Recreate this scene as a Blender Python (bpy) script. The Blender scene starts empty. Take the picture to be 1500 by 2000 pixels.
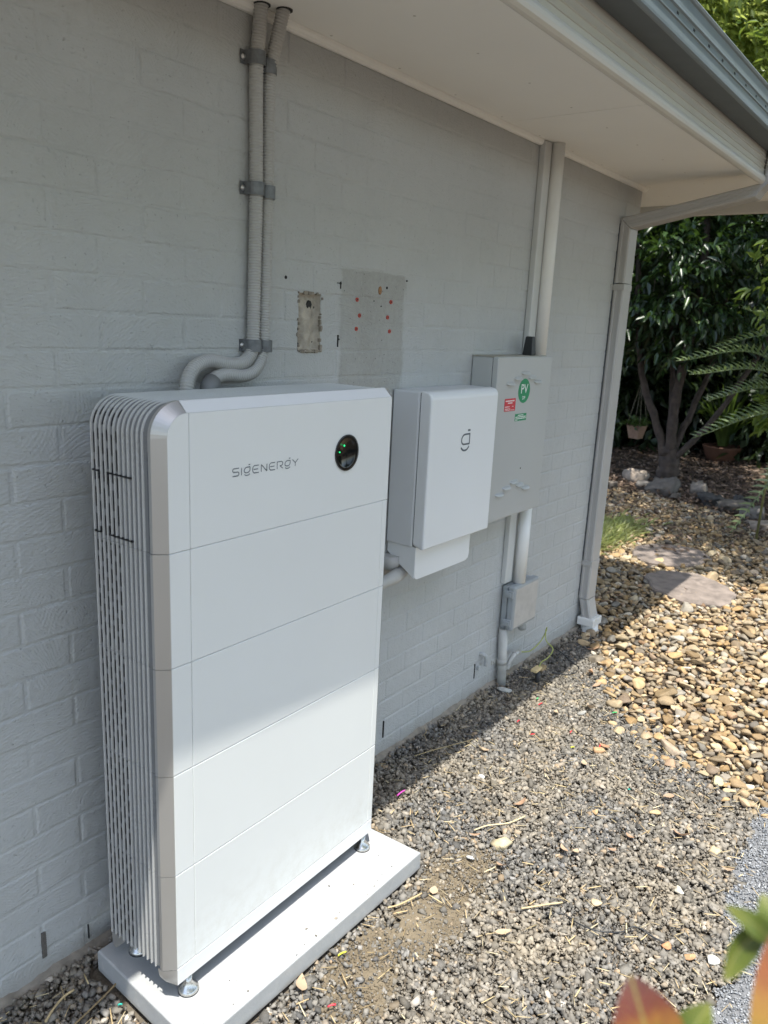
import bpy, bmesh, math, random
import numpy as np
from mathutils import Vector, Matrix

S = bpy.context.scene
COL = S.collection
rng = np.random.default_rng(7)
random.seed(7)
R = math.radians

# ------------------------------------------------------------------ camera
cam_d = bpy.data.cameras.new('camera')
cam = bpy.data.objects.new('camera', cam_d)
COL.objects.link(cam)
cam.location = (-0.88239, -1.55470, 1.48233)
cam.rotation_mode = 'XYZ'
cam.rotation_euler = (1.33149072, -0.04683339, -0.91248434)
cam_d.sensor_fit = 'VERTICAL'
cam_d.sensor_height = 24
cam_d.sensor_width = 18
cam_d.lens = 18.217
cam_d.clip_start = 0.02
cam_d.clip_end = 400
cam_d.dof.use_dof = True
cam_d.dof.focus_distance = 2.3
cam_d.dof.aperture_fstop = 3.6
S.camera = cam

# ------------------------------------------------------------------ world, sun, exposure
sun_dir = Vector((-0.20, -0.216, 1.0)).normalized()
w = bpy.data.worlds.new('World')
S.world = w
w.use_nodes = True
wn = w.node_tree
wn.nodes.clear()
sky = wn.nodes.new('ShaderNodeTexSky')
sky.sky_type = 'NISHITA'
sky.sun_disc = False
sky.sun_elevation = math.asin(sun_dir.z)
sky.sun_rotation = math.atan2(sun_dir.x, sun_dir.y)
sky.altitude = 20
sky.dust_density = 1.2
bg = wn.nodes.new('ShaderNodeBackground')
bg.inputs['Strength'].default_value = 0.15
hs = wn.nodes.new('ShaderNodeHueSaturation')   # white balance of the phone
hs.inputs['Saturation'].default_value = 0.85
wo = wn.nodes.new('ShaderNodeOutputWorld')
wn.links.new(sky.outputs[0], hs.inputs['Color'])
wn.links.new(hs.outputs[0], bg.inputs['Color'])
wn.links.new(bg.outputs[0], wo.inputs['Surface'])
sun_l = bpy.data.lights.new('sun', 'SUN')
sun_l.energy = 2.75
sun_l.angle = R(0.53)
sun_l.color = (1.0, 0.965, 0.88)
sun = bpy.data.objects.new('sun', sun_l)
COL.objects.link(sun)
sun.rotation_euler = sun_dir.to_track_quat('Z', 'Y').to_euler()
sun.location = (-2, -2, 10)
S.view_settings.view_transform = 'Standard'
S.view_settings.look = 'None'
S.view_settings.gamma = 1
S.view_settings.use_curve_mapping = False
S.view_settings.exposure = 1.47
S.render.engine = 'CYCLES'
S.cycles.max_bounces = 10
S.cycles.diffuse_bounces = 6
S.cycles.glossy_bounces = 4
S.cycles.use_denoising = True

# ------------------------------------------------------------------ helpers
def tag(o, label=None, category=None, group=None, kind=None):
    if label: o['label'] = label
    if category: o["category"] = category
    if group: o['group'] = group
    if kind: o['kind'] = kind
    return o

def empty(name, loc=(0, 0, 0), rz=0, **k):
    o = bpy.data.objects.new(name, None)
    COL.objects.link(o)
    o.location = loc
    o.rotation_euler = (0, 0, rz)
    o.empty_display_size = .05
    return tag(o, **k)

def link(name, me, mat=None, parent=None, **k):
    o = bpy.data.objects.new(name, me)
    COL.objects.link(o)
    if mat is not None and not me.materials:
        for m_ in (mat if isinstance(mat, (list, tuple)) else [mat]):
            me.materials.append(m_)
    if parent is not None:
        o.parent = parent
    return tag(o, **k)

def np_mesh(name, V, F, smooth=False, mi=None, mats=None):
    """V (n,3), F (m,k) uniform face size"""
    me = bpy.data.meshes.new(name)
    V = np.ascontiguousarray(V, dtype=np.float32)
    F = np.ascontiguousarray(F, dtype=np.int32)
    m, k = F.shape
    me.vertices.add(len(V)); me.vertices.foreach_set('co', V.ravel())
    me.loops.add(m * k); me.loops.foreach_set('vertex_index', F.ravel())
    me.polygons.add(m)
    me.polygons.foreach_set('loop_start', np.arange(0, m * k, k, dtype=np.int32))
    me.polygons.foreach_set('loop_total', np.full(m, k, dtype=np.int32))
    if smooth: me.polygons.foreach_set('use_smooth', np.ones(m, dtype=bool))
    me.update(calc_edges=True)
    if mats:
        for q in mats: me.materials.append(q)
        if mi is not None:
            me.polygons.foreach_set('material_index', np.ascontiguousarray(mi, dtype=np.int32))
    return me

class MB:
    """collects shapes into one bmesh"""
    def __init__(s):
        s.bm = bmesh.new()
    def _mark(s, f0, mi, smooth):
        s.bm.faces.ensure_lookup_table()
        for f in s.bm.faces[f0:]:
            f.material_index = mi
            f.smooth = smooth
    def box(s, x0, x1, y0, y1, z0, z1, bev=0, seg=2, mi=0, mat=None):
        f0 = len(s.bm.faces)
        vs = [s.bm.verts.new(p) for p in ((x0, y0, z0), (x1, y0, z0), (x1, y1, z0), (x0, y1, z0),
                                          (x0, y0, z1), (x1, y0, z1), (x1, y1, z1), (x0, y1, z1))]
        fs = [s.bm.faces.new([vs[i] for i in q]) for q in
              ((0, 3, 2, 1), (4, 5, 6, 7), (0, 1, 5, 4), (1, 2, 6, 5), (2, 3, 7, 6), (3, 0, 4, 7))]
        for f in fs: f.material_index = mi
        if bev:
            es = list({e for f in fs for e in f.edges})
            r_ = bmesh.ops.bevel(s.bm, geom=es, offset=bev, segments=seg, affect='EDGES', profile=.5)
            for f in r_['faces']: f.material_index = mi
            vs = list({v for f in r_['faces'] for v in f.verts} | {v for v in vs if v.is_valid})
        if mat is not None:
            bmesh.ops.transform(s.bm, matrix=mat, verts=[v for v in vs if v.is_valid])
        return s
    def prism(s, pts, axis, a0, a1, mi=0, bev=0, seg=2, smooth=False):
        """extrude a 2D polygon; axis 'x': pts=(y,z); 'y': pts=(x,z); 'z': pts=(x,y)"""
        def P(p, a):
            return {'x': (a, p[0], p[1]), 'y': (p[0], a, p[1]), 'z': (p[0], p[1], a)}[axis]
        A = [s.bm.verts.new(P(p, a0)) for p in pts]
        B = [s.bm.verts.new(P(p, a1)) for p in pts]
        n = len(pts)
        fs = [s.bm.faces.new(A[::-1]), s.bm.faces.new(B)]
        for i in range(n):
            f = s.bm.faces.new((A[i], A[(i + 1) % n], B[(i + 1) % n], B[i]))
            f.smooth = smooth
            fs.append(f)
        for f in fs: f.material_index = mi
        bmesh.ops.recalc_face_normals(s.bm, faces=fs)
        if bev:
            es = list(set(fs[0].edges) | set(fs[1].edges))
            r_ = bmesh.ops.bevel(s.bm, geom=es, offset=bev, segments=seg, affect='EDGES', profile=.5)
            for f in r_['faces']: f.material_index = mi
        return s
    def strip(s, pts, axis, a0, a1, mi=0, smooth=False):
        """open sheet extruded along axis"""
        def P(p, a):
            return {'x': (a, p[0], p[1]), 'y': (p[0], a, p[1]), 'z': (p[0], p[1], a)}[axis]
        A = [s.bm.verts.new(P(p, a0)) for p in pts]
        B = [s.bm.verts.new(P(p, a1)) for p in pts]
        for i in range(len(pts) - 1):
            f = s.bm.faces.new((A[i], A[i + 1], B[i + 1], B[i]))
            f.material_index = mi; f.smooth = smooth
        return s
    def tube(s, path, rad, n=10, mi=0, caps=True, smooth=True):
        path = [Vector(p) for p in path]
        m = len(path)
        rads = rad if hasattr(rad, '__len__') else [rad] * m
        rings = []
        up = Vector((0, 0, 1))
        t0 = (path[1] - path[0]).normalized()
        if abs(t0.dot(up)) > .9: up = Vector((1, 0, 0))
        nrm = (up - t0 * up.dot(t0)).normalized()
        for i, p in enumerate(path):
            t = (path[min(i + 1, m - 1)] - path[max(i - 1, 0)]).normalized()
            nrm = (nrm - t * nrm.dot(t)).normalized()
            b = t.cross(nrm)
            rings.append([s.bm.verts.new(p + (nrm * math.cos(a) + b * math.sin(a)) * rads[i])
                          for a in (2 * math.pi * k / n for k in range(n))])
        for i in range(m - 1):
            for k in range(n):
                f = s.bm.faces.new((rings[i][k], rings[i][(k + 1) % n], rings[i + 1][(k + 1) % n], rings[i + 1][k]))
                f.smooth = smooth; f.material_index = mi
        if caps:
            f = s.bm.faces.new(rings[0][::-1]); f.material_index = mi
            f = s.bm.faces.new(rings[-1]); f.material_index = mi
        return s
    def lathe(s, prof, n=24, mi=0, mat=Matrix.Identity(4), smooth=True):
        """prof: list of (r, z) ; axis z"""
        rings = []
        for r_, z in prof:
            rings.append([s.bm.verts.new(mat @ Vector((r_ * math.cos(a), r_ * math.sin(a), z)))
                          for a in (2 * math.pi * k / n for k in range(n))])
        for i in range(len(prof) - 1):
            for k in range(n):
                f = s.bm.faces.new((rings[i][k], rings[i][(k + 1) % n], rings[i + 1][(k + 1) % n], rings[i + 1][k]))
                f.smooth = smooth; f.material_index = mi
        f = s.bm.faces.new(rings[0][::-1]); f.material_index = mi
        f = s.bm.faces.new(rings[-1]); f.material_index = mi
        return s
    def ribbon(s, pts, wd, mapf, mi=0):
        """flat stroke, 2D pts mapped by mapf(u,v)->3D"""
        P = [Vector((p[0], p[1])) for p in pts]
        n = len(P)
        L, Rr = [], []
        for i in range(n):
            d = (P[min(i + 1, n - 1)] - P[max(i - 1, 0)]).normalized()
            q = Vector((-d.y, d.x)) * wd / 2
            if 0 < i < n - 1:
                d1 = (P[i] - P[i - 1]).normalized()
                q *= 1 / max(.6, abs(d1.dot(d)))
            L.append(s.bm.verts.new(mapf(*(P[i] + q)))); Rr.append(s.bm.verts.new(mapf(*(P[i] - q))))
        for i in range(n - 1):
            f = s.bm.faces.new((L[i], Rr[i], Rr[i + 1], L[i + 1])); f.material_index = mi
        return s
    def build(s, name, mat, parent=None, fix=True, **k):
        me = bpy.data.meshes.new(name)
        if fix: bmesh.ops.recalc_face_normals(s.bm, faces=s.bm.faces)
        s.bm.to_mesh(me); s.bm.free()
        return link(name, me, mat, parent, **k)

def smooth_path(P, n=12):
    """Catmull-Rom"""
    P = [Vector(p) for p in P]
    P = [P[0] * 2 - P[1]] + P + [P[-1] * 2 - P[-2]]
    out = []
    for i in range(1, len(P) - 2):
        a, b, c, d = P[i - 1:i + 3]
        for k in range(n):
            t = k / n
            out.append(.5 * ((2 * b) + (c - a) * t + (2 * a - 5 * b + 4 * c - d) * t * t + (3 * b - a - 3 * c + d) * t ** 3))
    out.append(P[-2])
    return out

def resample(path, step):
    out = [path[0].copy()]
    acc = 0
    for a, b in zip(path, path[1:]):
        L = (b - a).length
        if L == 0: continue
        pos = step - acc
        while pos <= L:
            out.append(a.lerp(b, pos / L)); pos += step
        acc = (acc + L) % step
    return out

# ------------------------------------------------------------------ materials
class NT:
    def __init__(s, name):
        s.m = bpy.data.materials.new(name); s.m.use_nodes = True
        s.t = s.m.node_tree; s.t.nodes.clear()
        s.out = s.n('ShaderNodeOutputMaterial')
        s.p = s.n('ShaderNodeBsdfPrincipled')
        s.l(s.p.outputs[0], s.out.inputs['Surface'])
    def n(s, t, **k):
        q = s.t.nodes.new(t)
        for a, b in k.items(): setattr(q, a, b)
        return q
    def l(s, a, b): s.t.links.new(a, b)
    def noise(s, vec, scale, detail=4, rough=.5, dist=0):
        q = s.n('ShaderNodeTexNoise')
        q.inputs['Scale'].default_value = scale; q.inputs['Detail'].default_value = detail
        q.inputs['Roughness'].default_value = rough; q.inputs['Distortion'].default_value = dist
        if vec is not None: s.l(vec, q.inputs['Vector'])
        return q.outputs['Fac']
    def ramp(s, fac, stops, mode='LINEAR'):
        q = s.n('ShaderNodeValToRGB')
        q.color_ramp.interpolation = mode
        e = q.color_ramp.elements
        while len(e) > len(stops): e.remove(e[-1])
        while len(e) < len(stops): e.new(.5)
        for i, (p, c) in enumerate(stops):
            e[i].position = p; e[i].color = (*c, 1) if len(c) == 3 else c
        s.l(fac, q.inputs[0])
        return q.outputs[0]
    def math(s, op, a, b=None, c=None, clamp=False):
        q = s.n('ShaderNodeMath', operation=op, use_clamp=clamp)
        for i, v in enumerate((a, b, c)):
            if v is None: continue
            if isinstance(v, (int, float)): q.inputs[i].default_value = v
            else: s.l(v, q.inputs[i])
        return q.outputs[0]
    def mix(s, fac, a, b, mode='MIX'):
        q = s.n('ShaderNodeMix', data_type='RGBA', blend_type=mode)
        for i, v in ((0, fac), (6, a), (7, b)):
            if isinstance(v, (int, float)): q.inputs[i].default_value = v
            elif isinstance(v, (tuple, list)): q.inputs[i].default_value = (*v, 1)
            else: s.l(v, q.inputs[i])
        return q.outputs[2]
    def bump(s, h, strength=.3, dist=.01, normal=None):
        q = s.n('ShaderNodeBump')
        q.inputs['Strength'].default_value = strength; q.inputs['Distance'].default_value = dist
        s.l(h, q.inputs['Height'])
        if normal is not None: s.l(normal, q.inputs['Normal'])
        return q.outputs[0]
    def pos(s): return s.n('ShaderNodeNewGeometry').outputs['Position']
    def obj(s): return s.n('ShaderNodeTexCoord').outputs['Object']
    def set(s, **k):
        for a, v in k.items():
            i = s.p.inputs[{'color': 'Base Color', 'rough': 'Roughness', 'metal': 'Metallic', 'normal': 'Normal',
                            'spec': 'Specular IOR Level', 'coat': 'Coat Weight', 'emis': 'Emission Color', 'es': 'Emission Strength'}[a]]
            if isinstance(v, (int, float)): i.default_value = v
            elif isinstance(v, (tuple, list)): i.default_value = (*v, 1)
            else: s.l(v, i)
        return s.m

def simple(name, col, rough=.5, metal=0, var=.06, nscale=6, bump=0, bscale=200, coat=0, spec=.5):
    k = NT(name)
    P = k.pos()
    f = k.noise(P, nscale, 6, .6)
    c = k.ramp(f, [(.3, tuple(v * (1 - var) for v in col)), (.7, tuple(min(1, v * (1 + var)) for v in col))])
    rr = k.math('MULTIPLY_ADD', k.noise(P, nscale * 4, 4, .6), .16, rough - .08)
    k.set(color=c, rough=rr, metal=metal, coat=coat, spec=spec)
    if bump: k.set(normal=k.bump(k.noise(P, bscale, 3, .5), bump, .002))
    return k.m

def rand_val(k):
    """a random number for each loose piece and each object"""
    g = k.n('ShaderNodeNewGeometry').outputs['Random Per Island']
    o = k.n('ShaderNodeObjectInfo').outputs['Random']
    return k.math('FRACT', k.math('ADD', g, o))

def stone_mat(name, stops, rough=.8, var=.25, dust=.0, dustc=(.3, .27, .22), nscale=60):
    k = NT(name)
    r_ = rand_val(k)
    c = k.ramp(r_, stops)
    P = k.pos()
    f = k.noise(P, nscale, 5, .65)
    c2 = k.mix(1.0, c, k.ramp(f, [(.25, (1 - var,) * 3), (.75, (1 + var,) * 3)]), 'MULTIPLY')
    if dust:
        d = k.ramp(k.noise(P, 3.0, 5, .7), [(.42, (0, 0, 0)), (.66, (dust,) * 3)])
        c2 = k.mix(d, c2, dustc)
    r2 = k.math('FRACT', k.math('MULTIPLY', r_, 37.3))
    c3 = k.mix(1.0, c2, k.ramp(r2, [(0, (.55,) * 3), (.5, (.95,) * 3), (1, (1.35,) * 3)]), 'MULTIPLY')
    k.set(color=c3, rough=rough, spec=.35, normal=k.bump(k.noise(P, nscale * 4, 3, .6), .35, .003))
    return k.m

def leaf_mat(name, stops, rough=.35, trans=.35, tcol=(.25, .4, .06)):
    k = NT(name)
    r_ = rand_val(k)
    c = k.ramp(r_, stops)
    k.set(color=c, rough=rough, spec=.5)
    tr = k.n('ShaderNodeBsdfTranslucent')
    tc = k.mix(.6, c, tcol)
    k.l(tc, tr.inputs['Color'])
    mx = k.n('ShaderNodeMixShader'); mx.inputs[0].default_value = trans
    k.l(k.p.outputs[0], mx.inputs[1]); k.l(tr.outputs[0], mx.inputs[2])
    k.l(mx.outputs[0], k.out.inputs['Surface'])
    return k.m

def wall_paint():
    k = NT('painted_brick')
    P = k.pos()
    sep = k.n('ShaderNodeSeparateXYZ'); k.l(P, sep.inputs[0])
    X, Z = sep.outputs[0], sep.outputs[2]
    # bagging strokes: arcs about scattered centres
    cmb = k.n('ShaderNodeCombineXYZ')
    wob = k.math('MULTIPLY_ADD', k.noise(P, 5, 2), .10, -.05)
    k.l(k.math('ADD', X, wob), cmb.inputs[0]); k.l(k.math('ADD', Z, wob), cmb.inputs[1])
    def arcs(scale, freq, dz):
        off = k.n('ShaderNodeVectorMath', operation='ADD'); k.l(cmb.outputs[0], off.inputs[0]); off.inputs[1].default_value = (dz * .37, dz, 0)
        vo = k.n('ShaderNodeTexVoronoi', voronoi_dimensions='2D'); vo.inputs['Scale'].default_value = scale
        k.l(off.outputs[0], vo.inputs['Vector'])
        # centre of cell moved down so that strokes arch upwards
        sb = k.n('ShaderNodeVectorMath', operation='SUBTRACT'); k.l(off.outputs[0], sb.inputs[0]); k.l(vo.outputs['Position'], sb.inputs[1])
        ad = k.n('ShaderNodeVectorMath', operation='ADD'); k.l(sb.outputs[0], ad.inputs[0]); ad.inputs[1].default_value = (0, .16, 0)
        ln = k.n('ShaderNodeVectorMath', operation='LENGTH'); k.l(ad.outputs[0], ln.inputs[0])
        ph = k.math('MULTIPLY_ADD', ln.outputs['Value'], freq, k.math('MULTIPLY', k.noise(P, 16, 3, .6), 9))
        return k.math('SINE', ph)
    a1 = arcs(3.1, 620, .3)
    a2 = arcs(4.3, 900, 1.7)
    gate = k.ramp(k.noise(P, 7, 4, .6), [(.40, (.15,) * 3), (.62, (1,) * 3)])
    a1 = k.math('MULTIPLY', a1, gate)
    mpp = k.n('ShaderNodeMapping'); mpp.inputs['Scale'].default_value = (1, 1, 2.6); k.l(P, mpp.inputs[0])
    fine = k.noise(mpp.outputs[0], 85, 5, .72, .6)
    coarse = k.noise(P, 28, 4, .6)
    h = k.math('ADD', k.math('MULTIPLY', a1, .085), k.math('MULTIPLY', a2, .05))
    h = k.math('ADD', h, k.math('MULTIPLY', fine, .55))
    h = k.math('ADD', h, k.math('MULTIPLY', coarse, 1.3))
    pits = k.ramp(k.noise(P, 90, 2, .5), [(.26, (0, 0, 0)), (.31, (1, 1, 1))])
    h = k.math('ADD', h, pits)
    # colour: weathered light grey paint, an older unpainted panel outline, rain marks
    base = k.ramp(k.noise(P, 2.2, 6, .65), [(.3, (.425, .438, .438)), (.7, (.48, .493, .493))])
    base = k.mix(k.ramp(k.noise(P, 45, 4, .7), [(.55, (0, 0, 0)), (.8, (.25,) * 3)]), base, (.26, .265, .25))
    ed = k.math('MULTIPLY_ADD', k.noise(P, 14, 3), .05, -.025)
    Xn = k.math('ADD', X, ed); Zn = k.math('ADD', Z, k.math('MULTIPLY', ed, .5))
    def band(v, lo, hi, s=.008):
        return k.math('MULTIPLY', k.math('DIVIDE', k.math('SUBTRACT', v, lo), s, clamp=True),
                      k.math('DIVIDE', k.math('SUBTRACT', hi, v), s, clamp=True))
    patch = k.math('MULTIPLY', band(Xn, .908, 1.236, .012), band(Zn, 1.26, 1.634, .006))
    drip = k.math('MULTIPLY', band(Xn, .90, 1.20, .04), band(Zn, 1.0, 1.27, .09))
    patch = k.math('MAXIMUM', patch, k.math('MULTIPLY', drip, .55))
    base = k.mix(k.math('MULTIPLY', patch, k.math('MULTIPLY_ADD', k.noise(P, 8, 5, .7), .7, .16)), base, k.ramp(k.noise(P, 60, 5, .75), [(.3, (.23, .225, .20)), (.75, (.34, .335, .305))]))
    dots = k.ramp(k.noise(P, 130, 2, .5), [(.27, (1, 1, 1)), (.31, (0, 0, 0))])
    base = k.mix(k.math('MULTIPLY', dots, k.math('MULTIPLY_ADD', patch, .5, .3)), base, (.08, .08, .07))
    low = k.math('DIVIDE', k.math('SUBTRACT', -.02, k.math('ADD', Z, k.math('MULTIPLY', ed, 1.5))), .09, clamp=True)
    base = k.mix(k.math('MULTIPLY', low, .55), base, (.24, .20, .15))
    k.set(color=base, rough=.62, spec=.3, normal=k.bump(h, .62, .0048))
    return k.m

M = {}
M['wall'] = wall_paint()
M['raw'] = simple('raw_mortar', (.42, .38, .32), .9, var=.25, nscale=40, bump=.8, bscale=120)
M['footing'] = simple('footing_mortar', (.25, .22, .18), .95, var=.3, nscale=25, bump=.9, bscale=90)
M['dark'] = simple('dark_hollow', (.02, .02, .02), .8)
M['weep'] = simple('weep_slot', (.12, .11, .10), .8, var=.3, nscale=200)
M['redplug'] = simple('red_plastic_plug', (.45, .05, .03), .5)
M['soffit'] = simple('soffit_paint', (.84, .84, .81), .6, var=.03, nscale=1.5, bump=.05, bscale=300)
M['cream'] = simple('cream_fascia', (.56, .55, .51), .42, var=.04, nscale=2)
M['gutter'] = simple('blue_grey_gutter', (.165, .20, .22), .38, var=.06, nscale=3)
M['guttshade'] = simple('gutter_underside_shade', (.085, .10, .11), .5, var=.08, nscale=3)  # gutter colour darkened, shade of the underside painted in
M['roof'] = simple('roof_sheet', (.15, .18, .2), .5)
M['pipe_grey'] = simple('downpipe_paint', (.40, .395, .385), .42, var=.05, nscale=4)
M['pvc'] = simple('painted_pvc', (.74, .74, .72), .35, var=.05, nscale=4)
M['ductgrey'] = simple('painted_duct', (.52, .53, .52), .45, var=.05, nscale=4)
M['pvcold'] = simple('aged_pvc', (.43, .43, .41), .5, var=.14, nscale=14)
M['corr'] = simple('corrugated_grey_plastic', (.42, .42, .41), .42, var=.06)
M['galv'] = simple('galvanised_steel', (.16, .17, .18), .5, metal=.5, var=.25, nscale=60)
M['screw'] = simple('screw_steel', (.6, .6, .6), .3, metal=.9)
def panel_mat(name, col):
    k = NT(name)
    P = k.pos()
    sep = k.n('ShaderNodeSeparateXYZ'); k.l(P, sep.inputs[0])
    c = k.ramp(k.noise(P, 3, 5, .6), [(.3, tuple(v * .975 for v in col)), (.7, col)])
    dust = k.math('MULTIPLY', k.math('DIVIDE', k.math('SUBTRACT', .22, sep.outputs[2]), .25, clamp=True), k.ramp(k.noise(P, 26, 6, .75), [(.42, (0, 0, 0)), (.75, (.5,) * 3)]))
    c = k.mix(dust, c, (.42, .38, .31))
    sm = k.ramp(k.noise(P, 7, 6, .7, 1.5), [(.35, (.30,) * 3), (.6, (.40,) * 3), (.72, (.50,) * 3)])
    k.set(color=c, rough=sm, normal=k.bump(k.noise(P, 900, 2, .5), .04, .0004))
    return k.m
M['white_panel'] = panel_mat('satin_white_panel', (.69, .705, .695))
M['white_base'] = simple('satin_white_base', (.68, .685, .685), .4, var=.012, nscale=2)
M['silver'] = simple('silver_trim', (.47, .46, .445), .36, metal=.6, var=.03, nscale=2)
M['fin'] = simple('fin_aluminium', (.60, .60, .585), .42, metal=.1, var=.05, nscale=4)
M['housing'] = simple('grey_housing', (.17, .175, .18), .5, metal=.0, var=.06, nscale=4)
M['seal'] = simple('dark_gap', (.035, .045, .06), .5)
M['slot'] = simple('black_vent', (.008, .008, .01), .7)
M['logo'] = simple('logo_grey', (.10, .12, .14), .4)
M['steel'] = simple('brushed_steel', (.55, .54, .52), .28, metal=1, var=.1, nscale=30)
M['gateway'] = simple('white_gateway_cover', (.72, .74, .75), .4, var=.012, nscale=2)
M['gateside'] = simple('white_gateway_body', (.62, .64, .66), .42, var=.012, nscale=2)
M['cab'] = simple('grey_cabinet_enamel', (.425, .44, .435), .36, var=.03, nscale=3)
M['cabtop'] = simple('dusty_cabinet_top', (.36, .34, .29), .7, var=.2, nscale=20)
M['rubber'] = simple('black_plastic', (.02, .022, .025), .45)
M['jbox'] = simple('junction_grey', (.31, .335, .35), .45, var=.08, nscale=12)
M['jlid'] = simple('junction_lid', (.44, .43, .41), .5, var=.14, nscale=18)
M['green_s'] = simple('green_sticker', (.0, .23, .09), .4)
M['red_s'] = simple('red_sticker', (.55, .035, .05), .4)
M['white_s'] = simple('white_print', (.8, .8, .8), .4)

def slab_mat():
    k = NT('cast_concrete')
    P = k.pos()
    c = k.ramp(k.noise(P, 5, 6, .7), [(.3, (.35, .36, .365)), (.7, (.425, .43, .43))])
    st = k.ramp(k.noise(P, 22, 4, .6, 1.2), [(.56, (0, 0, 0)), (.72, (.5,) * 3)])
    c = k.mix(st, c, (.50, .49, .46))
    wv = k.ramp(k.noise(P, 55, 3, .6), [(.68, (0, 0, 0)), (.74, (.7,) * 3)])
    c = k.mix(wv, c, (.38, .37, .35))
    sep = k.n('ShaderNodeSeparateXYZ'); k.l(P, sep.inputs[0])
    dirt = k.math('DIVIDE', k.math('SUBTRACT', -.078, k.math('ADD', sep.outputs[2], k.math('MULTIPLY', k.noise(P, 30), .02))), .02, clamp=True)
    c = k.mix(k.math('MULTIPLY', dirt, .6), c, (.30, .27, .22))
    h = k.math('ADD', k.noise(P, 160, 4, .6), k.math('MULTIPLY', k.noise(P, 12, 3), 1.5))
    k.set(color=c, rough=.62, spec=.3, normal=k.bump(h, .22, .003))
    return k.m
M['slab'] = slab_mat()

def display_mat():
    k = NT('display_glass')
    k.set(color=(.005, .006, .006), rough=.10, spec=.35)
    return k.m
M['glass'] = display_mat()
k = NT('green_led'); k.set(color=(.0, .3, .1), rough=.3, emis=(.02, .9, .25), es=.7); M['led'] = k.m

M['gravel'] = stone_mat('blue_metal_gravel', [(0, (.112, .108, .10)), (.3, (.155, .148, .137)), (.55, (.205, .192, .17)), (.78, (.135, .135, .136)), (.86, (.27, .24, .20)), (.93, (.31, .225, .14)), (.97, (.40, .38, .35)), (1, (.11, .11, .115))], dust=.75, dustc=(.30, .255, .19))
M['dustgravel'] = stone_mat('crusher_dust', [(0, (.18, .19, .205)), (.5, (.25, .26, .275)), (1, (.36, .365, .37))])
M['pebble'] = stone_mat('river_pebble', [(0, (.33, .22, .11)), (.2, (.39, .28, .155)), (.4, (.30, .23, .15)), (.52, (.44, .35, .22)), (.62, (.19, .165, .135)), (.72, (.40, .255, .11)), (.84, (.21, .195, .17)), (.92, (.46, .40, .31)), (1, (.30, .18, .10))], var=.3, nscale=28, rough=.7)
M['rock'] = stone_mat('border_rock', [(0, (.10, .095, .09)), (.5, (.20, .17, .14)), (1, (.30, .24, .19))], var=.4, nscale=14)
M['tanstone'] = stone_mat('tan_stone', [(0, (.46, .32, .17)), (.5, (.50, .42, .28)), (1, (.42, .25, .14))], var=.2, nscale=60)
M['mulch'] = stone_mat('bark_mulch', [(0, (.045, .03, .022)), (.4, (.085, .055, .038)), (.7, (.14, .09, .06)), (.9, (.22, .155, .11)), (1, (.34, .25, .19))], var=.3, nscale=50)
M['straw'] = stone_mat('dry_straw', [(0, (.50, .40, .22)), (.5, (.42, .31, .17)), (1, (.60, .52, .34))], var=.15)
M['paver'] = simple('sandstone_paver', (.22, .18, .155), .85, var=.35, nscale=12, bump=.6, bscale=60)
M['deadleaf'] = leaf_mat('dead_leaf', [(0, (.42, .24, .14)), (.35, (.50, .33, .22)), (.7, (.52, .41, .28)), (1, (.36, .20, .13))], .6, .15, (.5, .3, .15))
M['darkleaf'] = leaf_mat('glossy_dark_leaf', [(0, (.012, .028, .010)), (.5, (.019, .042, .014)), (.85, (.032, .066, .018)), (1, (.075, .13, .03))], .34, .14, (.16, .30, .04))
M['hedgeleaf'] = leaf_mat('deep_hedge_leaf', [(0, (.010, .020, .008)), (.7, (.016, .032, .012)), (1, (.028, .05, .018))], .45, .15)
M['brightleaf'] = leaf_mat('fresh_green_leaf', [(0, (.06, .11, .02)), (.5, (.10, .16, .03)), (1, (.17, .22, .045))], .4, .4, (.35, .45, .06))
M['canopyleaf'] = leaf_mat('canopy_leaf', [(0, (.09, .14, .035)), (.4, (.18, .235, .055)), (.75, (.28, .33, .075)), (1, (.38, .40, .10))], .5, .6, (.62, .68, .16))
M['cycad'] = leaf_mat('cycad_leaf', [(0, (.09, .13, .06)), (1, (.16, .21, .10))], .28, .25, (.25, .35, .08))
M['strap'] = leaf_mat('strap_leaf', [(0, (.045, .085, .02)), (1, (.09, .14, .035))], .4, .25)
M['grass'] = leaf_mat('pale_grass', [(0, (.38, .44, .18)), (.5, (.58, .58, .34)), (1, (.46, .52, .24))], .5, .35, (.6, .68, .25))
M['bark'] = simple('rough_bark', (.065, .048, .038), .9, var=.45, nscale=14, bump=.9, bscale=40)
M['stem'] = simple('green_stem', (.16, .16, .06), .6)
M['terracotta'] = simple('terracotta', (.11, .05, .03), .8, var=.15, nscale=15)
M['basket'] = simple('wooden_pot', (.30, .19, .13), .8, var=.2, nscale=20)
M['string'] = simple('string', (.3, .27, .2), .9)

def soil_mat(name, c0, c1, nscale=9, b=.8):
    k = NT(name)
    P = k.pos()
    c = k.ramp(k.noise(P, nscale, 8, .7), [(.3, c0), (.7, c1)])
    k.set(color=c, rough=.95, spec=.15, normal=k.bump(k.noise(P, 70, 6, .75), b, .012))
    return k.m
M['soil'] = soil_mat('soil', (.13, .11, .085), (.21, .18, .14))
M['mud'] = soil_mat('dried_mud', (.155, .125, .085), (.225, .185, .13), 14, .6)
M['bed'] = soil_mat('bed_soil', (.07, .055, .04), (.12, .09, .065))
M['dustsheet'] = soil_mat('crusher_dust_soil', (.17, .175, .185), (.26, .265, .275), 40)

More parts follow.
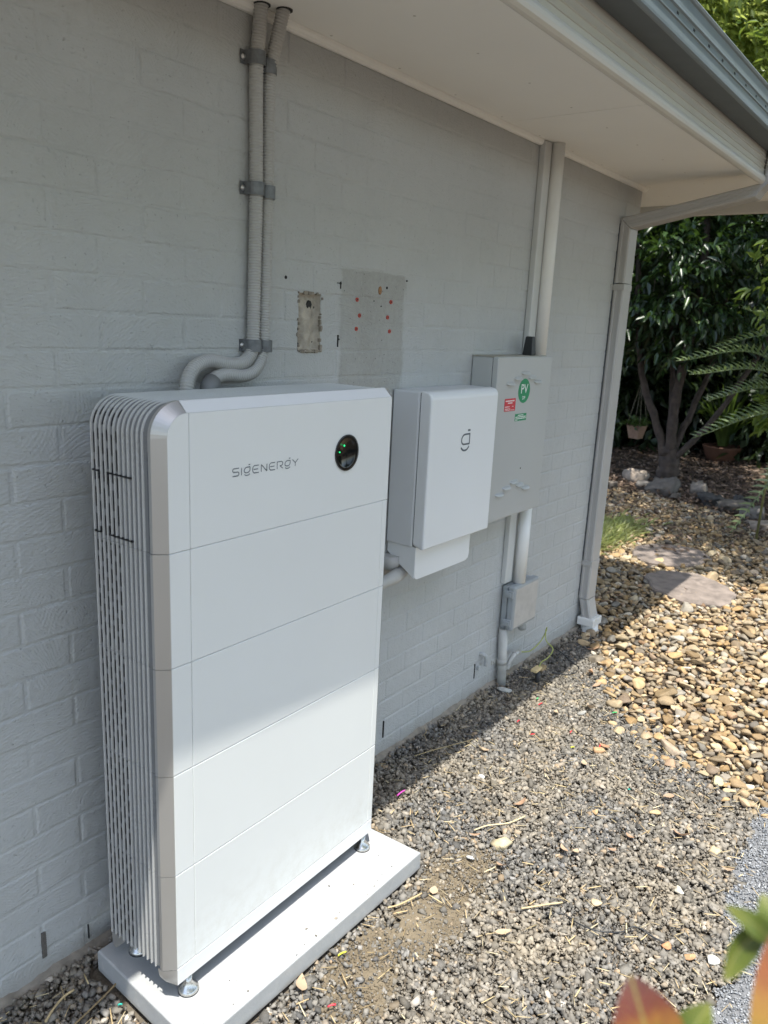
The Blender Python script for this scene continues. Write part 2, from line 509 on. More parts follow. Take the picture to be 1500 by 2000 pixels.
# ------------------------------------------------------------------ ground sheets
def noise2(x, y, s, seed=0):
    a = np.sin(x * s + 1.3 * seed) * np.cos(y * s * 1.1 + .7 * seed) + .5 * np.sin(x * s * 2.3 + y * s * 1.9 + seed) + .3 * np.cos(x * s * 4.1 - y * s * 3.7 + 2 * seed)
    return a / 1.8

mb = MB()
X = [-60, -20, -8, -3, 0, 3, 6, 10, 16, 30, 90]; Y = [-60, -20, -8, -4, -2, 0, 2, 5, 10, 25, 70]
for i in range(10):
    for j in range(10):
        pass
V = []; F = []
gx = np.array(X, float); gy = np.array(Y, float)
for a in gx:
    for b in gy: V.append((a, b, -.135))
n = len(Y)
for i in range(len(X) - 1):
    for j in range(n - 1): F.append((i * n + j, (i + 1) * n + j, (i + 1) * n + j + 1, i * n + j + 1))
link('ground', np_mesh('ground', np.array(V), np.array(F)), M['bed'], kind='structure')
mb.bm.free()

def sheet(name, x0, x1, y0, y1, z, step, mat, amp=.004, seed=0, inside=None, **k):
    xs = np.arange(x0, x1 + 1e-6, step); ys = np.arange(y0, y1 + 1e-6, step)
    A, B = np.meshgrid(xs, ys, indexing='ij')
    Z = z + amp * noise2(A, B, 9, seed) + amp * .5 * noise2(A, B, 31, seed + 3)
    V = np.stack([A, B, Z], -1).reshape(-1, 3)
    I = np.arange(A.size).reshape(A.shape)
    Fq = np.stack([I[:-1, :-1], I[1:, :-1], I[1:, 1:], I[:-1, 1:]], -1).reshape(-1, 4)
    if inside is not None:
        c = V[Fq].mean(1)
        Fq = Fq[inside(c[:, 0], c[:, 1])]
        u = np.unique(Fq); mp = np.zeros(len(V), int); mp[u] = np.arange(len(u)); V = V[u]; Fq = mp[Fq]
    return link(name, np_mesh(name, V, Fq, True), mat, **k)

# boundary between gravel and pebbles (x as function of y)
BY = np.array([-3.0, -1.6, -1.214, -1.03, -.814, -.532, -.245, -.025, .3])
BX = np.array([1.80, 1.82, 1.888, 1.93, 2.014, 2.198, 2.718, 2.985, 3.3])
def bx(y): return np.interp(y, BY, BX)
def edge_dist(x, y): return x - bx(y) + .05 * noise2(x, y, 14, 5)

sheet('gravel_path', -3.2, 3.6, -3.2, .02, -.121, .04, M['soil'], .004, 1, kind='structure', inside=lambda x, y: (x < bx(y) + .25))
MUD = [(.465, -.55, .15, .075), (.70, -.60, .20, .10), (.86, -.56, .14, .09), (.36, -.62, .12, .07), (.95, -.60, .10, .06)]
def mudf(x, y):
    v = np.zeros_like(x)
    for a, b, sx, sy in MUD:
        v = np.maximum(v, np.exp(-(((x - a) / sx) ** 2 + ((y - b) / sy) ** 2)))
    return v * (1 + .38 * noise2(x, y, 40, 2) + .25 * noise2(x, y, 17, 6))
sheet('mud_patch', .2, 1.15, -.80, -.44, -.1075, .012, M['mud'], .0035, 4, kind='structure', inside=lambda x, y: mudf(x, y) > .42)
def crumbs():
    a = rng.uniform(.15, 1.15, 9000); b = rng.uniform(-.82, -.44, 9000)
    m_ = mudf(a, b); q = (m_ > .30) & (rng.random(9000) < .85) & ~in_slab(a, b, .004)
    a, b = a[q], b[q]
    stones('soil_crumbs', np.stack([a, b, -.108 + rng.uniform(-.001, .003, len(a))], -1), np.clip(rng.lognormal(math.log(.0028), .5, len(a)), .001, .009), M['mud'], True, 1, .5, .6,
           kind='stuff', label='crumbs of dried soil over the bare muddy patch', category='soil crumbs')
def dustf(x, y):
    c = np.interp(x, [.7, 1.0, 1.4, 1.9, 2.0], [-1.24, -1.31, -1.20, -1.19, -1.3])
    return (y < c + .03 * noise2(x, y, 25, 8)) & (x > .6) & (x < 1.93 + .05 * noise2(x, y, 20, 1))
sheet('crusher_dust', .6, 2.0, -2.6, -1.0, -.109, .02, M['dustsheet'], .003, 6, kind='structure', inside=dustf)

# ------------------------------------------------------------------ stones
def ico(sub):
    bm = bmesh.new(); bmesh.ops.create_icosphere(bm, subdivisions=sub, radius=1)
    V = np.array([v.co[:] for v in bm.verts]); F = np.array([[v.index for v in f.verts] for f in bm.faces]); bm.free()
    return V, F
ICO1, ICO1F = ico(1)      # 12 verts
ICO2, ICO2F = ico(2)      # 42
ICO3, ICO3F = ico(3)

def rot_mats(n, flat=.5):
    """random rotation: yaw free, tilt limited"""
    yaw = rng.uniform(0, 2 * np.pi, n); ax = rng.normal(0, flat, n); ay = rng.normal(0, flat, n)
    cz, sz, cx, sx, cy, sy = np.cos(yaw), np.sin(yaw), np.cos(ax), np.sin(ax), np.cos(ay), np.sin(ay)
    Z = np.zeros((n, 3, 3)); Z[:, 0, 0] = cz; Z[:, 0, 1] = -sz; Z[:, 1, 0] = sz; Z[:, 1, 1] = cz; Z[:, 2, 2] = 1
    Xm = np.zeros((n, 3, 3)); Xm[:, 0, 0] = 1; Xm[:, 1, 1] = cx; Xm[:, 1, 2] = -sx; Xm[:, 2, 1] = sx; Xm[:, 2, 2] = cx
    Ym = np.zeros((n, 3, 3)); Ym[:, 1, 1] = 1; Ym[:, 0, 0] = cy; Ym[:, 0, 2] = sy; Ym[:, 2, 0] = -sy; Ym[:, 2, 2] = cy
    return Xm @ Ym @ Z

CUBE = np.array([(-.62, -.55, -.5), (.62, -.6, -.5), (.6, .55, -.5), (-.5, .62, -.5), (-.5, -.45, .55), (.45, -.5, .5), (.55, .4, .55), (-.45, .5, .5)]) * 1.15
CUBEF = np.array([(0, 3, 2, 1), (4, 5, 6, 7), (0, 1, 5, 4), (1, 2, 6, 5), (2, 3, 7, 6), (3, 0, 4, 7)])
CUBET = np.array([t for q in CUBEF for t in ((q[0], q[1], q[2]), (q[0], q[2], q[3]))])
def stones(name, P, rad, mat, angular=True, sub=1, flat=.45, tilt=.35, parent=None, smooth=None, **k):
    T, TF = {1: (ICO1, ICO1F), 2: (ICO2, ICO2F), 3: (ICO3, ICO3F), 0: (CUBE, CUBET)}[sub]
    n = len(P)
    sc = np.stack([rng.uniform(.85, 1.35, n), rng.uniform(.6, .95, n), rng.uniform(flat * .8, flat * 1.4, n)], -1) * rad[:, None]
    W = np.broadcast_to(T, (n,) + T.shape).copy()
    if sub == 0:
        W *= 1 + rng.uniform(-.42, .30, (n, len(T), 1))
        W += rng.normal(0, .10, W.shape)
    elif angular:
        W *= 1 + rng.uniform(-.46, .36, (n, len(T), 1))
        W = np.clip(W, -rng.uniform(.55, .9, (n, 1, 3)), rng.uniform(.55, .9, (n, 1, 3))) * 1.25
    else:
        D = rng.normal(size=(n, 7, 3)); D /= np.linalg.norm(D, axis=-1, keepdims=True)
        for q in range(7):                      # worn flats
            th_ = rng.uniform(.42, .80, (n, 1))
            ex = np.maximum(np.einsum('nvk,nk->nv', W, D[:, q]) - th_, 0)
            W = W - .95 * ex[..., None] * D[:, q][:, None, :]
        D = D[:, :4]
        dots = np.einsum('nvk,nqk->nvq', W, D)
        W = W * (1 - .10 * (np.maximum(dots, .35) - .35).sum(-1, keepdims=True) / .65 + .07 * np.sin(3 * dots[..., :1]))
    Rm = rot_mats(n, tilt)
    V = np.einsum('nvk,njk->nvj', W * sc[:, None, :], Rm) + P[:, None, :]
    Fi = TF[None] + (np.arange(n) * len(T))[:, None, None]
    me = np_mesh(name, V.reshape(-1, 3), Fi.reshape(-1, 3), (not angular) if smooth is None else smooth)
    return link(name, me, mat, parent, **k)

# slab footprint
SLAB = [(-.020, -.466), (.819, -.468), (.800, -.062), (-.006, -.079)]
def in_slab(x, y, m=.0):
    return (x > -.02 - m) & (x < .82 + m) & (y > -.468 - m) & (y < -.06)

def scatter(x0, x1, y0, y1, dens):
    n = int((x1 - x0) * (y1 - y0) * dens)
    return rng.uniform(x0, x1, n), rng.uniform(y0, y1, n)

# blue metal gravel
gxs, gys = [], []
for (x0, x1, y0, y1, dn) in ((-.9, 3.3, -1.75, -.005, 15500), (-2.6, -.9, -2.4, -.01, 2500), (-.9, 2.2, -2.6, -1.75, 2500)):
    a, b = scatter(x0, x1, y0, y1, dn); gxs.append(a); gys.append(b)
gx = np.concatenate(gxs); gy = np.concatenate(gys)
keep = (edge_dist(gx, gy) < rng.normal(.02, .07, len(gx))) & ~in_slab(gx, gy, .004)
# only the wedge the place shows densely
vis = (gy > -1.6 + .0 * gx) | (rng.random(len(gx)) < .4)
mm = mudf(gx, gy)
keep &= vis & (rng.random(len(gx)) > np.clip((mm - .25) * 2.2, 0, .86))
dd = dustf(gx, gy)
keep &= ~(dd & (rng.random(len(gx)) < .985))
gx, gy = gx[keep], gy[keep]
ng = len(gx)
gr = np.clip(rng.lognormal(math.log(.0064), .36, ng), .0035, .017)
gz = -.113 + rng.uniform(0, .012, ng) + .004 * noise2(gx, gy, 7, 3) + np.where(gy > -.05, .01 * rng.random(ng), 0)
GP = np.stack([gx, gy, gz], -1)
sel = rng.random(ng) < .78
gA = stones('gravel', GP[sel], gr[sel] * 1.12, M['gravel'], True, 0, .72, .6)
gB = stones('gravel', GP[~sel], gr[~sel], M['gravel'], True, 1, .55, .5)
def join_meshes(a_, b_):
    va = np.empty(len(a_.data.vertices) * 3, np.float32); a_.data.vertices.foreach_get('co', va)
    vb = np.empty(len(b_.data.vertices) * 3, np.float32); b_.data.vertices.foreach_get('co', vb)
    fa = np.empty(len(a_.data.polygons) * 3, np.int32); a_.data.loops.foreach_get('vertex_index', fa)
    fb = np.empty(len(b_.data.polygons) * 3, np.int32); b_.data.loops.foreach_get('vertex_index', fb)
    me = np_mesh('gravel', np.concatenate([va, vb]).reshape(-1, 3), np.concatenate([fa, fb + len(va) // 3]).reshape(-1, 3))
    for q in (a_, b_): bpy.data.objects.remove(q)
    return me
link('gravel', join_meshes(gA, gB), M['gravel'], kind='stuff', label='grey crushed gravel covering the ground beside the wall', category='gravel')
a, b = scatter(.6, 2.1, -2.3, -1.0, 26000)
kq = dustf(a, b) | ((dustf(a, b + .06)) & (rng.random(len(a)) < .3))
a, b = a[kq], b[kq]
stones('fine_gravel', np.stack([a, b, -.107 + rng.uniform(0, .004, len(a))], -1), rng.uniform(.0016, .0042, len(a)), M['dustgravel'], True, 1, .6, .6,
       kind='stuff', label='fine blue grey crusher dust spread beyond the coarse gravel', category='fine gravel')

crumbs()
a, b = scatter(-.7, 2.6, -1.6, -.01, 8500)
q = (edge_dist(a, b) < 0) & ~in_slab(a, b, .004) & ~dustf(a, b)
a, b = a[q], b[q]
stones('gravel_fines', np.stack([a, b, -.104 + rng.uniform(-.004, .004, len(a))], -1), rng.uniform(.0014, .0042, len(a)), M['gravel'], True, 0, .6, .6,
       kind='stuff', label='small chips and fines filling the gaps of the gravel', category='gravel')
a, b = rng.uniform(.0, .80, 90), rng.uniform(-.462, -.35, 90)
q = rng.random(90) < .15 + .85 * (b < -.44) + .5 * (a > .77)
a, b = a[q], b[q]
stones('slab_grit', np.stack([a, b, np.full(len(a), -.0435)], -1), np.clip(rng.lognormal(math.log(.0017), .5, len(a)), .0008, .005), M['gravel'], True, 0, .6, .4,
       kind='stuff', label='grit and small chips lying on the slab edge', category='grit')
# river pebbles : Poisson-like packing in two layers
def poisson(x0, x1, y0, y1, rfun, tries, inside):
    cell = .05
    grid = {}
    out = []
    xs = rng.uniform(x0, x1, tries); ys = rng.uniform(y0, y1, tries)
    ok = inside(xs, ys)
    for x, y in zip(xs[ok], ys[ok]):
        r_ = rfun(x, y)
        i, j = int(x // cell), int(y // cell)
        bad = False
        for a in (i - 1, i, i + 1):
            for b in (j - 1, j, j + 1):
                for (px, py, pr) in grid.get((a, b), ()):
                    if (px - x) ** 2 + (py - y) ** 2 < (.64 * (pr + r_)) ** 2: bad = True; break
                if bad: break
            if bad: break
        if not bad:
            grid.setdefault((i, j), []).append((x, y, r_)); out.append((x, y, r_))
    return np.array(out)
def peb_in(x, y):
    e = edge_dist(x, y)
    far = np.interp(y, [-2.5, -.3, .2, .9, 1.6, 2.5], [5.6, 6.25, 6.7, 6.95, 7.1, 7.3])
    return (e > rng.normal(-.01, .06, len(x))) & (x < far) & ~((y > -.06) & (x < 3.22)) & (y > -.55 - (x - 1.8) * .0 - 1.1)
prr = lambda x, y: float(np.clip(rng.lognormal(math.log(.0225), .36), .012, .05))
PB = poisson(1.7, 7.3, -1.7, 2.4, prr, 90000, peb_in)
PB0 = poisson(1.7, 7.3, -1.7, 2.4, lambda x, y: float(rng.uniform(.014, .028)), 26000, peb_in)
bed = sheet('pebble_bed', 1.7, 7.4, -1.9, 2.6, -.124, .06, M['bed'], .004, 9, kind='structure', inside=lambda x, y: (x > bx(y) + .2) & ~((y > -.02) & (x < 3.25)))
camp = np.array([-.88, -1.55])
d = np.hypot(PB[:, 0] - camp[0], PB[:, 1] - camp[1])
# rough test of what the view holds: right frame edge and the wall on the left
ang = np.arctan2(PB[:, 1] - camp[1], PB[:, 0] - camp[0])
inview = (ang > R(9.5)) & (ang < R(28))
score = np.where(inview, PB[:, 2] / d, 0)
order = np.argsort(-score)
near, rest = order[:298], order[298:]
V_ = []
for q in range(14):
    me_o = stones('pebble', np.zeros((1, 3)), np.array([1.0]), M['pebble'], False, 3 if q < 14 else 2, .52, .0)
    V_.append(me_o.data); bpy.data.objects.remove(me_o)
for i in near:
    x, y, r_ = PB[i]
    o = bpy.data.objects.new('pebble', V_[int(rng.integers(14))])
    COL.objects.link(o); o.parent = bed
    o.location = (x, y, -.113 + r_ * .42 + rng.uniform(0, .006))
    o.rotation_euler = (rng.normal(0, .22), rng.normal(0, .22), rng.uniform(0, 6.28))
    o.scale = (r_, r_, r_)
A = PB[rest]; B = PB0
stones('pebble_layer', np.concatenate([np.stack([A[:, 0], A[:, 1], -.113 + A[:, 2] * .42 + rng.uniform(0, .006, len(A))], -1)]), A[:, 2], M['pebble'], False, 2, .52, .25, parent=bed, kind='stuff')
stones('lower_pebble_layer', np.stack([B[:, 0], B[:, 1], np.full(len(B), -.116)], -1), B[:, 2], M['pebble'], False, 2, .5, .25, parent=bed, kind='stuff')

# ------------------------------------------------------------------ brick wall
wall = empty('brick_wall', (0, 0, 0), label='grey painted brick wall of the house under the eave', category='wall')
wx0, wx1, wz0, wz1 = -2.6, 3.2, -.14, 2.2
RX0, RX1, RZ0, RZ1 = .735, .828, 1.392, 1.552
mb = MB()
def quad(mb, pts, mi=0):
    f = mb.bm.faces.new([mb.bm.verts.new(p) for p in pts]); f.material_index = mi
for (a, b, c_, d_) in ((wx0, RX0, wz0, wz1), (RX1, wx1, wz0, wz1), (RX0, RX1, wz0, RZ0), (RX0, RX1, RZ1, wz1)):
    quad(mb, ((a, 0, c_), (b, 0, c_), (b, 0, d_), (a, 0, d_)))
quad(mb, ((wx1, 0, wz0), (wx1, 5, wz0), (wx1, 5, wz1), (wx1, 0, wz1)))
quad(mb, ((wx0, 0, wz0), (wx0, 0, wz1), (wx0, 5, wz1), (wx0, 5, wz0)))
quad(mb, ((wx0, 5, wz0), (wx0, 5, wz1), (wx1, 5, wz1), (wx1, 5, wz0)))
mb.build('mortar', M['wall'], wall, fix=False)

def brick_mesh(L, H, seed, t=.0015):
    """front slab of a brick with worn rounded edges, bumpy hand-bagged face"""
    r0 = random.Random(seed)
    nx = max(2, int(round(L / .04))); nz = 3
    xs = [-L / 2, -L / 2 + .0032] + [-L / 2 + .0068] + [(-L / 2 + .0032) + (L - .0064) * i / nx for i in range(1, nx)] + [L / 2 - .0068, L / 2 - .0032, L / 2]
    zs = [-H / 2, -H / 2 + .003, -H / 2 + .0065] + [(-H / 2 + .003) + (H - .006) * i / nz for i in range(1, nz)] + [H / 2 - .0065, H / 2 - .003, H / 2]
    V = []
    for i, x in enumerate(xs):
        for j, z in enumerate(zs):
            e = (i in (0, len(xs) - 1)) or (j in (0, len(zs) - 1))
            jx = r0.uniform(-.0010, .0010); jz = r0.uniform(-.0010, .0010)
            y = .0004 if e else -(t + r0.uniform(-.00035, .00035))
            V.append((x + jx, y, z + jz))
    nzv = len(zs); F = []
    for i in range(len(xs) - 1):
        for j in range(nzv - 1): F.append((i * nzv + j, (i + 1) * nzv + j, (i + 1) * nzv + j + 1, i * nzv + j + 1))
    return np.array(V), np.array(F)
BL, BH, BPX, BPZ = .2165, .0745, .2222, .0790
variants = {}
def brick_data(L, v):
    key = (round(L, 3), v)
    if key not in variants:
        V, Fq = brick_mesh(L, BH, hash(key) % 10000)
        me = np_mesh('brick', V, Fq, True)
        me.materials.append(M['wall'])
        variants[key] = (me, V, Fq)
    return variants[key]
bricks = []
for c in range(-1, 29):
    zt = 2.105 - BPZ * c
    zc = zt - .002 - BH / 2
    if zt > 2.2 or zt < -.12: continue
    x = (1.455 if c % 2 == 0 else 1.344) - BPX * 20
    while x < wx1:
        a, b = x + .0030, x + BPX - .0030
        a = max(a, wx0 + .002); b = min(b, wx1 + .001)
        segs = [(a, b)]
        if zc + BH / 2 > RZ0 + .01 and zc - BH / 2 < RZ1 - .01:
            new = []
            for (p, q) in segs:
                if q < RX0 or p > RX1: new.append((p, q))
                else:
                    if p < RX0 - .012: new.append((p, RX0))
                    if q > RX1 + .012: new.append((RX1, q))
            segs = new
        for p, q in segs:
            if q - p > .012: bricks.append(((p + q) / 2, zc, q - p))
        x += BPX
def bscore(b):
    x, z, L = b
    dx, dy, dz = x + .88, 1.5547, z - 1.48
    dist = math.sqrt(dx * dx + dy * dy + dz * dz)
    fwd = dx * .775 + dy * .5856 + dz * -.2368
    ri = dx * .611 - dy * .790 * -1 * -1 + dz * .0468
    ri = dx * .6111 + dy * -.7902 + dz * .0468
    up = dx * .1597 + dy * .1810 + dz * .9704
    if fwd <= 0: return 0
    u, v = ri / fwd * 1518, up / fwd * 1518
    if abs(u) > 800 or abs(v) > 1060: return 0
    # cabinet fronts hide part of the wall
    if .05 < x < 1.1 and z < .95: return 0
    return L * 1.55 / dist ** 3
bricks.sort(key=bscore, reverse=True)
for x, z, L in bricks[:296]:
    full = abs(L - (BPX - .006)) < .002
    me = brick_data(BPX - .006 if full else L, int(rng.integers(7)) if full else 0)[0]
    o = bpy.data.objects.new('brick', me); COL.objects.link(o); o.parent = wall
    o.location = (x + rng.normal(0, .0012), rng.normal(0, .0005), z + rng.normal(0, .0008))
    o.rotation_euler = (0, rng.normal(0, .003), 0)
VV, FF, cnt = [], [], 0
for x, z, L in bricks[296:]:
    V, Fq = brick_mesh(L, BH, int(rng.integers(9999)))
    VV.append(V + np.array([x, 0, z])); FF.append(Fq + cnt); cnt += len(V)
link('brick_courses', np_mesh('brick_courses', np.concatenate(VV), np.concatenate(FF), True), M['wall'], wall, kind='stuff')

# recess left by a removed fitting: rough mortar floor, broken rim, a dark hole
def grid_patch(x0, x1, z0, z1, nx, nz, yf, jitter=.0):
    V = []; F = []
    for i in range(nx + 1):
        for j in range(nz + 1):
            x = x0 + (x1 - x0) * i / nx; z = z0 + (z1 - z0) * j / nz
            V.append((x, yf(x, z), z))
    for i in range(nx):
        for j in range(nz): F.append((i * (nz + 1) + j, (i + 1) * (nz + 1) + j, (i + 1) * (nz + 1) + j + 1, i * (nz + 1) + j + 1))
    return np.array(V), np.array(F)
def recess_y(x, z):
    u = (x - RX0) / (RX1 - RX0); v = (z - RZ0) / (RZ1 - RZ0)
    e = min(u, 1 - u, v * 1.6, (1 - v) * 1.6)
    y = .001 + .017 * min(1, max(0, e / .07))
    bulge = math.exp(-(((u - .47) / .24) ** 4 + ((v - .42) / .42) ** 4))
    y -= .013 * bulge
    y += .0016 * math.sin(x * 310 + z * 90) * math.cos(z * 270) + .001 * math.sin(x * 700) * math.sin(z * 610)
    if v < .1: y -= .006 * (1 - v / .1)
    return y
V, Fq = grid_patch(RX0, RX1, RZ0, RZ1, 22, 36, recess_y)
rec = link('wall_recess', np_mesh('wall_recess', V, Fq, True), M['raw'], wall, label='rough mortar recess left by a removed fitting')
mb = MB()
hole = [(.783, 1.528), (.789, 1.533), (.797, 1.531), (.801, 1.522), (.797, 1.512), (.790, 1.500), (.786, 1.505), (.781, 1.514), (.778, 1.522)]
mb.prism(hole, 'y', recess_y(.79, 1.517) - .0006, .02)
for (hx, hz, hr) in ((.7505, 1.518, .0032), (.817, 1.515, .0036), (.748, 1.421, .003), (.815, 1.418, .003), (.752, 1.412, .004)):
    mb.lathe([(hr, 0), (hr, .012)], 10, mat=Matrix.Translation((hx, recess_y(hx, hz) - .0006, hz)) @ Matrix.Rotation(R(-90), 4, 'X'))
mb.build('hole', M['dark'], rec)
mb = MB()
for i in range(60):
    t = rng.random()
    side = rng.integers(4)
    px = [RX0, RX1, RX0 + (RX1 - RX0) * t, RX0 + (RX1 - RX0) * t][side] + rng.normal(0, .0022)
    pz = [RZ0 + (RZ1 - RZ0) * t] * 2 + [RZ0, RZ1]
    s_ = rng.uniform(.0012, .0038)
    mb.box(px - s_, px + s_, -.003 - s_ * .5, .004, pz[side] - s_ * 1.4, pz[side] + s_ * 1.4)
mb.build('broken_rim_shade', M['footing'], rec, kind='stuff')  # broken crumbs in the dark footing tone paint the recess edge's shadow

# red plugs, drill holes, weep holes
for (px, pz) in ((.988, 1.545), (1.157, 1.546), (1.002, 1.499), (1.143, 1.498), (.989, 1.459), (1.156, 1.455)):
    m4 = Matrix.Translation((px, -.0035, pz)) @ Matrix.Rotation(R(-90), 4, 'X')
    mb = MB(); mb.lathe([(.0062, .006), (.0062, .0), (.0055, -.0006), (.0030, -.0006), (.0030, .004)], 14, mat=m4)
    o = mb.build('wall_plug', M['redplug'], wall)
    mb = MB(); mb.lathe([(.0028, .004), (.0028, -.0002)], 10, mat=m4); mb.build('plug_hole', M['dark'], o)
mb = MB()
for (px, pz, r_) in ((1.132, 1.588, .0045), (.909, 1.587, .005), (.683, 1.588, .0052), (1.237, 1.616, .003), (1.07, 1.545, .0016), (1.107, 1.531, .002), (.909, 1.427, .003), (.906, 1.437, .0025)):
    mb.lathe([(r_, .006), (r_ * .9, -.0002)], 8, mat=Matrix.Translation((px, -.0033, pz)) @ Matrix.Rotation(R(-90), 4, 'X'))
mb.box(.893, .909, -.0042, 0, 1.586, 1.5885); mb.box(.9075, .9105, -.0044, 0, 1.572, 1.592); mb.box(.9035, .906, -.0043, 0, 1.405, 1.44)
mb.build('drill_hole', M['dark'], wall, kind='stuff')
mb = MB(); mb.lathe([(.009, .004), (.0105, .0), (.0085, -.0012), (.004, .001)], 12, mat=Matrix.Translation((1.097, -.0035, 1.578)) @ Matrix.Rotation(R(-90), 4, 'X') @ Matrix.Diagonal((.8, 1.25, 1, 1)))
mb.build('brown_chip', simple('brown_chip', (.28, .15, .07), .8, var=.3, nscale=150), wall)
for (px, z0_, z1_, ww) in ((1.2335, -.024, .044, .0045), (1.884, -.014, .054, .0045), (-.099, -.044, .026, .011), (.017, -.07, -.03, .003)):
    mb = MB(); mb.box(px - ww / 2, px + ww / 2, -.0042, .004, z0_, z1_)
    if ww > .01:
        for q in range(12): mb.box(px - ww / 2 - .0004, px + ww / 2 + .0004, -.0048, -.004, z0_ + .003 + q * .0055, z0_ + .005 + q * .0055)
    mb.build('weep_hole', M['weep'] if ww > .01 else M['dark'], wall)
# rough mortar squeezed out along the foot of the wall
V = []; F = []
xs = np.arange(wx0, wx1 + .02, .018)
for i, x in enumerate(xs):
    a = .5 + .5 * noise2(np.array(x), np.array(0.), 11, 2)
    zt = -.098 + .020 * float(a) + rng.normal(0, .002)
    dpt = .012 + .013 * float(a) + rng.uniform(0, .004)
    V += [(x, .0, zt + .004), (x, -dpt * .6, zt), (x, -dpt, zt - .012), (x, -dpt - .006, -.135)]
for i in range(len(xs) - 1):
    for j in range(3): F.append((i * 4 + j, (i + 1) * 4 + j, (i + 1) * 4 + j + 1, i * 4 + j + 1))
link('footing', np_mesh('footing', np.array(V), np.array(F), True), M['footing'], wall)

# ------------------------------------------------------------------ eave, gutter, roof
eave = empty('eave', (0, 0, 2.2), label='cream boxed eave with flat soffit above the wall', category='eave')
def child(mb, name, mat, root, **k):
    o = mb.build(name, mat, None, **k)
    o.parent = root
    o.location = -Vector(root.location)
    return o
EX = 3.82
for (a, b) in ((-2.7, -.62), (-.617, 1.772), (1.775, EX - .005)):
    child(MB().box(a, b, -.604, -.003, 2.2, 2.206), 'soffit_panel', M['soffit'], eave)
child(MB().box(3.205, EX - .005, -.003, 5.2, 2.2, 2.206), 'soffit_panel', M['soffit'], eave)
child(MB().box(-2.7, EX, -.60, 5.2, 2.215, 2.225), 'ceiling_backing', M['soffit'], eave)
mb = MB()
for x in [q * .30 - 2.5 for q in range(22)]:
    for y in (-.585, -.30, -.035):
        if x < EX - .02: mb.lathe([(.0042, .0), (.0036, -.0006)], 8, mat=Matrix.Translation((x, y + random.uniform(-.004, .004), 2.2)))
child(mb, 'nail_heads', M['cream'], eave, kind='stuff')
# quad moulding where wall and soffit meet (with painted, slightly ragged lower edge)
for (a, b) in ((-2.7, 2.062), (2.205, 3.222)):
    q = [(-.002, 2.180), (-.012, 2.180), (-.019, 2.184), (-.022, 2.192), (-.022, 2.1995), (-.002, 2.1995)]
    child(MB().prism(q, 'x', a, b), 'quad_moulding', M['soffit'], eave)
child(MB().prism([(3.202, 2.180), (3.212, 2.180), (3.222, 2.192), (3.222, 2.1995), (3.202, 2.1995)], 'y', .002, 5.0), 'quad_moulding', M['soffit'], eave)
# metal fascia: bull-nosed lip, three flutes
def fascia_prof():
    p = [(-.600, 2.205), (-.600, 2.150)]
    for k_ in range(0, 9):
        a_ = math.pi + math.pi * k_ / 8
        p.append((-.616 + .016 * math.cos(a_) * -1 * -1, 2.156 + .016 * math.sin(a_)))
    p = [(-.600, 2.205), (-.600, 2.156)] + [(-.616 - .016 * math.cos(math.pi - math.pi * k_ / 8) * -1 * -1, 2.156 - .016 * math.sin(math.pi * k_ / 8)) for k_ in range(1, 9)]
    return p
fp = [(-.602, 2.215), (-.602, 2.155), (-.604, 2.146), (-.609, 2.141), (-.616, 2.139), (-.623, 2.141), (-.630, 2.147), (-.633, 2.155), (-.633, 2.164), (-.630, 2.172), (-.623, 2.178), (-.620, 2.181),
      (-.6195, 2.195), (-.623, 2.1965), (-.623, 2.1995), (-.6185, 2.2015), (-.6185, 2.2165), (-.6225, 2.218), (-.6225, 2.221), (-.618, 2.223), (-.618, 2.240), (-.6225, 2.2415), (-.6225, 2.245), (-.618, 2.247), (-.618, 2.275)]
def corner_run(mb, prof, x_end_off, mi=0):
    """sheet profile (y,z) run along x then mitred round the corner along +y. outward offset = -y"""
    A = []; B = []; C = []
    for (y, z) in prof:
        off = -y                      # distance outward from wall line
        A.append(mb.bm.verts.new((-2.8, y, z)))
        B.append(mb.bm.verts.new((3.2 + off, y, z)))
        C.append(mb.bm.verts.new((3.2 + off, 5.2, z)))
    for i in range(len(prof) - 1):
        for P, Q in ((A, B), (B, C)):
            f = mb.bm.faces.new((P[i], P[i + 1], Q[i + 1], Q[i])); f.material_index = mi
            f.smooth = False
    return mb
child(corner_run(MB(), fp, 0), 'fascia', M['cream'], eave, fix=False)
gutter = empty('gutter', (0, -.66, 2.267), label='blue grey metal gutter with slotted front bead along the eave edge', category='gutter')
gp = [(-.6225, 2.34), (-.6225, 2.269), (-.704, 2.2665), (-.710, 2.268), (-.7145, 2.273), (-.7155, 2.279), (-.7155, 2.306), (-.719, 2.3085), (-.719, 2.3115), (-.7135, 2.3145), (-.7135, 2.334), (-.7185, 2.337), (-.7185, 2.341), (-.715, 2.345), (-.715, 2.378), (-.719, 2.382), (-.722, 2.388), (-.718, 2.394), (-.708, 2.394), (-.704, 2.386)]
child(corner_run(MB(), gp[2:], 0), 'gutter_front', M['gutter'], gutter, fix=False)
child(corner_run(MB(), gp[:3], 0), 'gutter_floor', M['guttshade'], gutter, fix=False)
for i in range(-26, 17):
    x = 1.431 + .1463 * i
    if x < -2.3 or x > 3.85: continue
    child(MB().box(x - .0075, x + .0075, -.7143, -.7125, 2.3225, 2.3285), 'overflow_slot', M['slot'], gutter)
roof = empty('roof', (0, 2, 2.4), label='dark metal hip roof above the gutter', category='roof')
mb = MB()
a, b = (-2.9, -.70), (3.90, -.70)
quad(mb, ((-2.9, -.702, 2.383), (3.902, -.702, 2.383), (1.0, 2.2, 3.55), (-2.9, 2.2, 3.55)))
quad(mb, ((3.902, -.702, 2.383), (3.902, 5.2, 2.383), (1.0, 5.2, 3.55), (1.0, 2.2, 3.55)))
